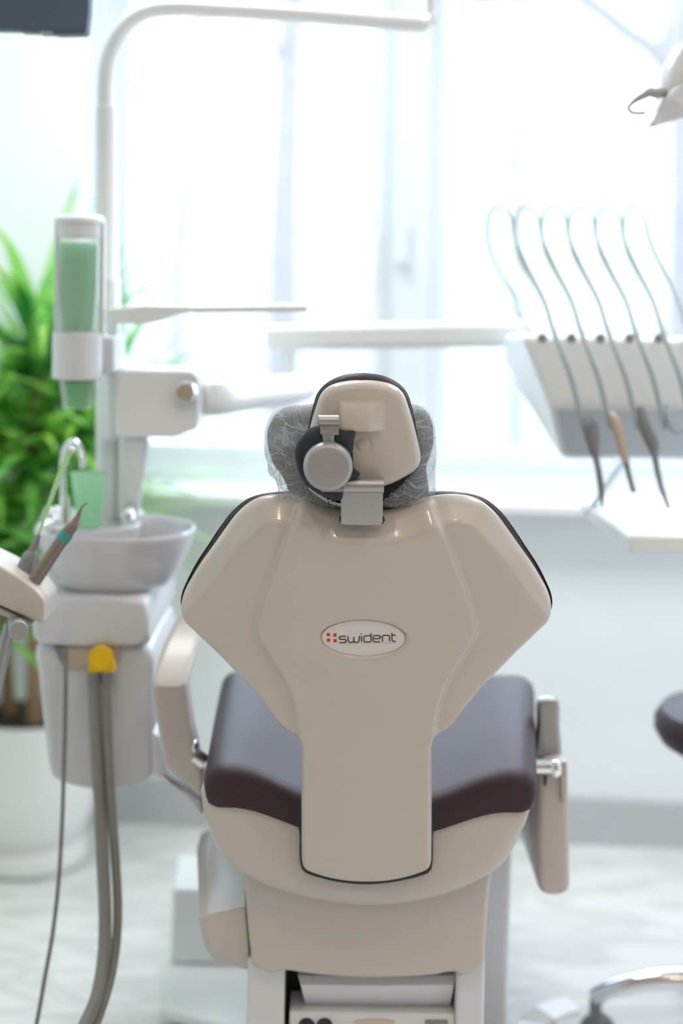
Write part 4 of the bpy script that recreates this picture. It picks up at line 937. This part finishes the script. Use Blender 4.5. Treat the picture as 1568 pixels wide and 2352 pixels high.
handpiece('dental_handpiece', [(1340, 985, 2.54), (1350, 975, 2.53), (1358, 1000, 2.53), (1366, 1045, 2.535)], [0.006, 0.013, 0.014, 0.008], M_grey, 'thick dark grey handpiece hanging leftmost from the console', ([(1366, 1042, 2.535), (1374, 1080, 2.54), (1380, 1120, 2.545), (1384, 1166, 2.55)], [0.006, 0.0055, 0.0060, 0.0022]))
handpiece('dental_handpiece', [(1402, 950, 2.54), (1412, 965, 2.53), (1425, 1010, 2.53), (1437, 1060, 2.535)], [0.006, 0.009, 0.0095, 0.007], M_orange, 'orange beige handpiece hanging second from left on the console', ([(1436, 1055, 2.535), (1445, 1095, 2.54), (1455, 1130, 2.545)], [0.0055, 0.0048, 0.0045]))
handpiece('dental_handpiece', [(1468, 935, 2.54), (1482, 985, 2.53), (1498, 1020, 2.53), (1504, 1050, 2.535)], [0.007, 0.011, 0.0115, 0.006], M_grey, 'slim grey handpiece with a long curved tip third from left on the console', ([(1503, 1048, 2.535), (1511, 1090, 2.54), (1520, 1125, 2.545), (1535, 1166, 2.55)], [0.0055, 0.0052, 0.0045, 0.0035]))
hl = obj('instrument_hose', tube([at(1530, 930, 2.54), at(1536, 970, 2.53), at(1552, 992, 2.53), at(1572, 985, 2.53), at(1590, 940, 2.54), at(1600, 870, 2.56)], 0.0052, 12, smooth=6), M_hosel, DU)

# ================================================================== OPERATING LAMP (top right) and its arm
LY = 2.3
OL = thing('operating_lamp', 'pale dental operating lamp head with a thin curved handle at the top right', 'lamp', at(1600, 180, LY))
def petal(px_pts, Y, th): return pxprism(px_pts, Y, th, 0.9, smooth=4)
FL = Frame(1560, 190, LY, 0)
obj('lamp_head', plate(FL, uvs(FL, [(1536, 150), (1552, 118), (1572, 90), (1640, 60), (1720, 80), (1740, 160), (1700, 230), (1620, 262), (1560, 260), (1528, 225), (1523, 200)]), 0.09, R=0.03, step=0.006, smooth=3, Rb=0.03), M_white, OL)
obj('lower_shade', plate(Frame(1540, 250, LY - .01, 0), uvs(Frame(1540, 250, LY - .01, 0), [(1496, 281), (1500, 268), (1516, 238), (1540, 208), (1580, 180), (1640, 165), (1640, 240), (1580, 268), (1537, 279), (1505, 288), (1497, 287)]), 0.05, R=0.010, step=0.005, smooth=3, hf=lambda P, d: 0.006 * np.sin(P[:, 0] * 60 + P[:, 1] * 90)), M_white, OL)
obj('handle', tube([at(1530, 211, LY), at(1508, 214, LY), at(1492, 212, LY), at(1478, 219, LY), at(1462, 228, LY), at(1450, 237, LY), at(1443.5, 246, LY), at(1445, 253, LY), at(1453, 259, LY), at(1466, 260, LY), at(1481, 259, LY)], [0.007, 0.0085, 0.0075, 0.0060, 0.0045, 0.0034, 0.0026, 0.0026, 0.0026, 0.0026, 0.0028], 12, smooth=5), M_steel2, OL, label='thin grey hooked handle')
obj('lamp_arm', join(tube([at(985, -44, PY), at(1010, -22, PY), at(1100, -10, PY - .02), at(1330, -16, PY - .06), at(1600, -30, 2.5), at(1720, -40, 2.42)], 0.012, 16), tube([at(1720, -40, 2.42), at(1700, 60, 2.36), at(1660, 130, LY + .06)], 0.013, 16)), M_white2, OL)

# monitor, top left
MO = thing('monitor', 'dark screen casing hanging at the top left corner', 'monitor', at(60, 40, 2.35))
mp_ = [(-260, -260), (208, -262), (207, -60), (203, 30), (199, 74), (150, 74), (90, 72), (45, 68), (-260, 64)]
obj('casing', pxprism(mp_, 2.35, 0.035), M_navy, MO, bevel=0.003)
obj('bottom_trim', join(pxprism([(48, 66), (196, 71), (196, 78), (130, 79), (118, 76), (92, 76), (88, 73), (48, 72)], 2.352, 0.03)), M_navy, MO)
obj('button_strip', pxprism([(92, 71), (120, 72), (120, 77), (92, 76)], 2.349, 0.004), M_steel2, MO)
mt = at(20, -180, 2.40)
obj('ceiling_mount', join(tube([mt, Vector((mt.x, mt.y + .02, 2.75))], 0.02, 16), lathe([(0.06, -0.012), (0.06, 0)], (mt.x, mt.y + .02, 2.75), 24)), M_steel2, MO)

# ================================================================== STOOL (right) and foot control
s0 = Vector((0.805, 2.724, 0))
ST = thing('dentist_stool', 'round dark brown dentist stool on a chrome five star base at the right edge', 'stool', (s0.x, s0.y, 0))
sx, sy_ = s0.x, s0.y; zs = at(1540, 1680, 2.70).z
obj('stool_seat', lathe([(0.0001, 0.050), (0.10, 0.049), (0.14, 0.044), (0.175, 0.032), (0.188, 0.012), (0.188, -0.008), (0.176, -0.028), (0.13, -0.045), (0.0001, -0.046)][::-1], (sx, sy_, zs), 48), M_leather, ST)
obj('seat_pan', lathe([(0.0001, -0.06), (0.12, -0.058), (0.150, -0.046), (0.160, -0.036), (0.150, -0.034), (0.0001, -0.034)], (sx, sy_, zs), 40), M_chrome, ST)
obj('gas_lift', lathe([(0.025, 0.10), (0.025, 0.28), (0.015, 0.28), (0.015, zs - 0.05)], (sx, sy_, 0), 24), M_chrome, ST)
tipw = at(1362, 2262, 2.78); a0 = math.atan2(tipw.y - sy_, tipw.x - sx); rad = math.hypot(tipw.y - sy_, tipw.x - sx); print('stool radius', rad)
rad = max(0.2, min(rad, 0.36))
for k in range(5):
    a = a0 + 2 * PI * k / 5; ca, sa = math.cos(a), math.sin(a)
    def q(r, z, off=0): return Vector((sx + ca * r - sa * off, sy_ + sa * r + ca * off, z))
    leg = obj('stool_leg', tube([q(0.0, .150), q(rad * .35, .154), q(rad * .65, .142), q(rad * .88, .118), q(rad, .098)], [0.024, 0.022, 0.020, 0.0175, 0.0150], 16, smooth=5), M_chrome, ST)
    cs = obj('caster', join(lathe([(0.010, -.017), (0.031, -.016), (0.034, -.011), (0.034, -.002), (0.028, 0.0), (0.028, 0.001), (0.034, .003), (0.034, .012), (0.031, .017), (0.010, .018)], q(rad - .010, 0.034, 0), 28, axis=(-sa + .5 * ca, ca + .5 * sa, 0)),
                            tube([q(rad - .005, .03), q(rad - .005, .095)], 0.012, 12)), M_grey, ST)
obj('star_hub', lathe([(0.034, .11), (0.036, .15), (0.028, .165), (0.02, .165)], (sx, sy_, 0), 24), M_chrome, ST)
fc0 = Vector((0.40, 2.40, 0))
FO = thing('foot_control', 'ivory foot control whose curved white tipped pedal shows at the bottom edge', 'foot control', fc0)
obj('pedal_base', lathe([(0.0001, 0.045), (0.045, 0.044), (0.062, 0.036), (0.070, 0.015), (0.070, 0.0), (0.0001, 0.0)][::-1], fc0, 40, sy=1.1), M_ivory, FO)
pe = [(fc0.x - .01, fc0.y + .03, .045), tuple(at(1218, 2368, 2.58)), tuple(at(1250, 2334, 2.64)), tuple(at(1285, 2318, 2.66)), tuple(at(1318, 2311, 2.67))]
def band(pts, w, t):
    P = [Vector(p) for p in crom(pts, 6)]; V, Fc = [], []
    for i, p in enumerate(P):
        T = (P[min(i + 1, len(P) - 1)] - P[max(0, i - 1)]).normalized(); S = T.cross(Vector((0, 0, 1))).normalized(); Nn = S.cross(T)
        for a, b in ((-1, 1), (1, 1), (1, -1), (-1, -1)): V.append(p + S * a * w / 2 + Nn * b * t / 2)
    for i in range(len(P) - 1):
        for k in range(4): Fc.append((i * 4 + k, i * 4 + (k + 1) % 4, i * 4 + 4 + (k + 1) % 4, i * 4 + 4 + k))
    Fc += [(3, 2, 1, 0), tuple(range(len(V) - 4, len(V)))]
    return V, Fc
obj('pedal_arm', band(pe[:4], 0.055, 0.012), M_ivory, FO, bevel=0.003)
obj('pedal_tip', band(pe[2:], 0.056, 0.014), M_sill, FO, bevel=0.003, label='white pedal tip')

# ================================================================== PLANT
pcy = 3.66; pcx = at(70, 1700, pcy).x
PL = thing('potted_plant', 'tall green dracaena with sword shaped leaves in a white planter by the window', 'potted plant', (pcx, pcy, 0))
zrim = at(60, 1672, pcy - .15).z
obj('planter', lathe([(0.0001, 0.0), (0.12, 0.0), (0.150, 0.008), (0.155, 0.03), (0.150, 0.052), (0.128, 0.060), (0.128, 0.085), (0.150, 0.092), (0.168, 0.14), (0.174, 0.22), (0.170, zrim - .01), (0.165, zrim), (0.155, zrim - .004), (0.155, zrim - .03), (0.0001, zrim - .03)], (pcx, pcy, 0), 56), M_pot, PL, angle=45)
obj('soil', lathe([(0.0001, zrim - .012), (0.156, zrim - .018), (0.156, zrim - .028), (0.0001, zrim - .028)][::-1], (pcx, pcy, 0), 40), M_soil, PL)
trunks = [((pcx + .02, pcy - .05), (-.01, 0), 1.30, 0.019), ((pcx - .06, pcy + .02), (-.06, .02), 1.05, 0.016), ((pcx + .06, pcy + .03), (0.07, 0.0), 1.12, 0.013), ((pcx - .10, pcy - .03), (-.06, -.02), 0.92, 0.013)]
def blade(base, az, el, L, wd, droop):
    V, Fc = [], []; n = 9; p = Vector(base); e = el
    side = Vector((-math.sin(az), math.cos(az), 0))
    for i in range(n + 1):
        t = i / n; w = wd * (0.55 + 1.2 * t) * (1 - t) ** 0.6 if t > 0 else wd * .5
        w = wd * max(0.02, min(1, 0.45 + 2.2 * t) * (1 - t ** 2.2))
        d = Vector((math.cos(az) * math.cos(e), math.sin(az) * math.cos(e), math.sin(e))); nn = side.cross(d)
        V += [p + side * w / 2 + nn * w * .12, p - nn * w * .02, p - side * w / 2 + nn * w * .12]
        p = p + d * (L / n); e -= droop / n
    for i in range(n):
        for k in range(2): Fc.append((i * 3 + k, i * 3 + k + 1, i * 3 + k + 4, i * 3 + k + 3))
    return V, Fc
rng = random.Random(11); leaves = ([], [])
trunkv = ([], [])
for (bx, by), (dx, dy), H, r in trunks:
    top = Vector((bx + dx, by + dy, H)); trunkv = join(trunkv, tube([(bx, by, zrim - .03), (bx + dx * .5, by + dy * .5, (zrim + H) / 2), top], [r * 1.15, r, r * .9], 12, smooth=4))
    for lvl in range(2):
        zb_ = H - 0.22 * lvl
        for k in range(46):
            az = rng.uniform(0, 2 * PI); el = rng.uniform(0.35, 1.5) - 0.2 * lvl
            L = rng.uniform(0.34, 0.60); b = Vector((bx + dx * (zb_ / H), by + dy * (zb_ / H), zb_ + rng.uniform(-.12, .02)))
            tipd = (b + Vector((math.cos(az), math.sin(az), 0)) * math.cos(el) * L - WO).dot(EY)
            if tipd > -0.05 and el < 1.2: az = -az
            tipd = (b + Vector((math.cos(az), math.sin(az), 0)) * max(0.3, math.cos(el)) * L - WO).dot(EY)
            if tipd > -0.03: continue
            if ((b + Vector((math.cos(az), math.sin(az), 0)) * L - WO).dot(EX)) < XL + .04: continue
            leaves = join(leaves, blade(b, az, el, L, rng.uniform(.032, .055), rng.uniform(.5, 1.5)))
for (az, el, L, dr, h) in ((-.05, .62, .56, 1.15, 1.16), (-0.12, .95, .50, .55, 1.24), (-.2, .5, .42, 1.0, 1.12), (-.25, 1.15, .5, .6, 1.2)):
    leaves = join(leaves, blade((pcx + .05, pcy - .02, h), az, el, L, .045, dr))
obj('foliage', leaves, M_leaf, PL)
obj('trunk', trunkv, M_bark, PL)

# ================================================================== OUTDOORS (seen blown out through the glass)
gz = -0.35
g = obj('ground', (lambda: box8([Vector((-30, 4.4, gz)), Vector((30, 4.4, gz)), Vector((30, 4.4, gz - .1)), Vector((-30, 4.4, gz - .1)), Vector((-30, 60, gz + .5)), Vector((30, 60, gz + .5)), Vector((30, 60, gz + .4)), Vector((-30, 60, gz + .4))]))(), M_ground, None, smooth=False)
g['kind'] = 'structure'
def outz(px, py, Y): return at(px, py, Y)
bank = obj('grass_bank', box8([outz(1000, 455, 14), outz(2400, 455, 14), Vector((outz(2400, 455, 14).x, 14, gz)), Vector((outz(1000, 455, 14).x, 14, gz)), outz(1000, 410, 26) , outz(2400, 410, 26), Vector((outz(2400, 455, 26).x, 26, gz)), Vector((outz(1000, 455, 26).x, 26, gz))]), M_grass, None, smooth=False)
bank['kind'] = 'structure'
def tree(px, pyb, pyt, Y, r, lab, branches, lean=0):
    b = at(px, 700, Y); b = Vector((b.x, Y, gz - .05)); tp = at(px + lean, pyt, Y)
    t = thing('bare_tree', lab, 'tree', b)
    obj('trunk', tube([b, at(px, 500, Y), at(px + lean * .5, (500 + pyt) / 2, Y + .1), tp], [r * 1.2, r, r * .9, r * .7], 14, smooth=5), M_trunk, t)
    for br in branches:
        obj('branch', tube([at(x, y, Y) for x, y in br[0]], [br[1], br[1] * .85] + [br[1] * .7] * (len(br[0]) - 2), 10, smooth=5), M_trunk, t)
    return t
tree(652, 530, -260, 11, 0.12, 'bare tree with a straight thick trunk outside the left window pane', [([(655, 180), (600, 60), (520, -80), (480, -200)], .03), ([(655, 120), (700, 20), (760, -120)], .03)], 26)
tree(412, 530, -260, 12, 0.05, 'slim leaning bare tree outside the left window pane near the pole', [([(440, 200), (400, 90), (380, -60)], .02)], 90)
tree(1190, 530, -260, 13, 0.05, 'thin bare tree on the grass outside the right window pane', [([(1190, 380), (1130, 300), (1080, 200)], .03), ([(1192, 330), (1260, 240), (1320, 150)], .03), ([(1195, 400), (1140, 370), (1090, 350)], .025)], 10)
tree(1612, 530, -260, 7.5, 0.17, 'dark forked tree close outside at the top right behind the lamp', [([(1600, 240), (1545, 165), (1490, 105), (1440, 72), (1400, 38), (1365, 12), (1330, -10), (1250, -40)], .075), ([(1540, 150), (1550, 60), (1580, -60)], .085)], -20)
B1 = thing('building', 'long pale building across the street beyond the window panes', 'building', Vector((at(700, 700, 24).x, 24, gz)))
FYD, FTOP = 24.0, 8.6
obj('facade', box8([Vector((-16, FYD, FTOP)), Vector((22, FYD, FTOP)), Vector((22, FYD, gz)), Vector((-16, FYD, gz)), Vector((-16, FYD + 6, FTOP)), Vector((22, FYD + 6, FTOP)), Vector((22, FYD + 6, gz)), Vector((-16, FYD + 6, gz))]), M_facade, B1, smooth=False)
obj('roof_edge', box8([Vector((-16.3, FYD - .3, FTOP + .25)), Vector((22.3, FYD - .3, FTOP + .25)), Vector((22.3, FYD - .3, FTOP)), Vector((-16.3, FYD - .3, FTOP)), Vector((-16.3, FYD + 6, FTOP + .25)), Vector((22.3, FYD + 6, FTOP + .25)), Vector((22.3, FYD + 6, FTOP)), Vector((-16.3, FYD + 6, FTOP))]), M_facade, B1, smooth=False)
for x0, y0, w_, h_ in ((410, 215, 60, 330), (510, 300, 60, 120), (700, 300, 60, 120), (800, 300, 60, 220), (1060, 210, 60, 110), (1060, 360, 40, 45), (1240, 120, 90, 60), (1330, 200, 60, 110)):
    obj('window', pxprism([(x0, y0), (x0 + w_, y0), (x0 + w_, y0 + h_), (x0, y0 + h_)], FYD - .04, 0.1), M_facade2, B1, smooth=False)
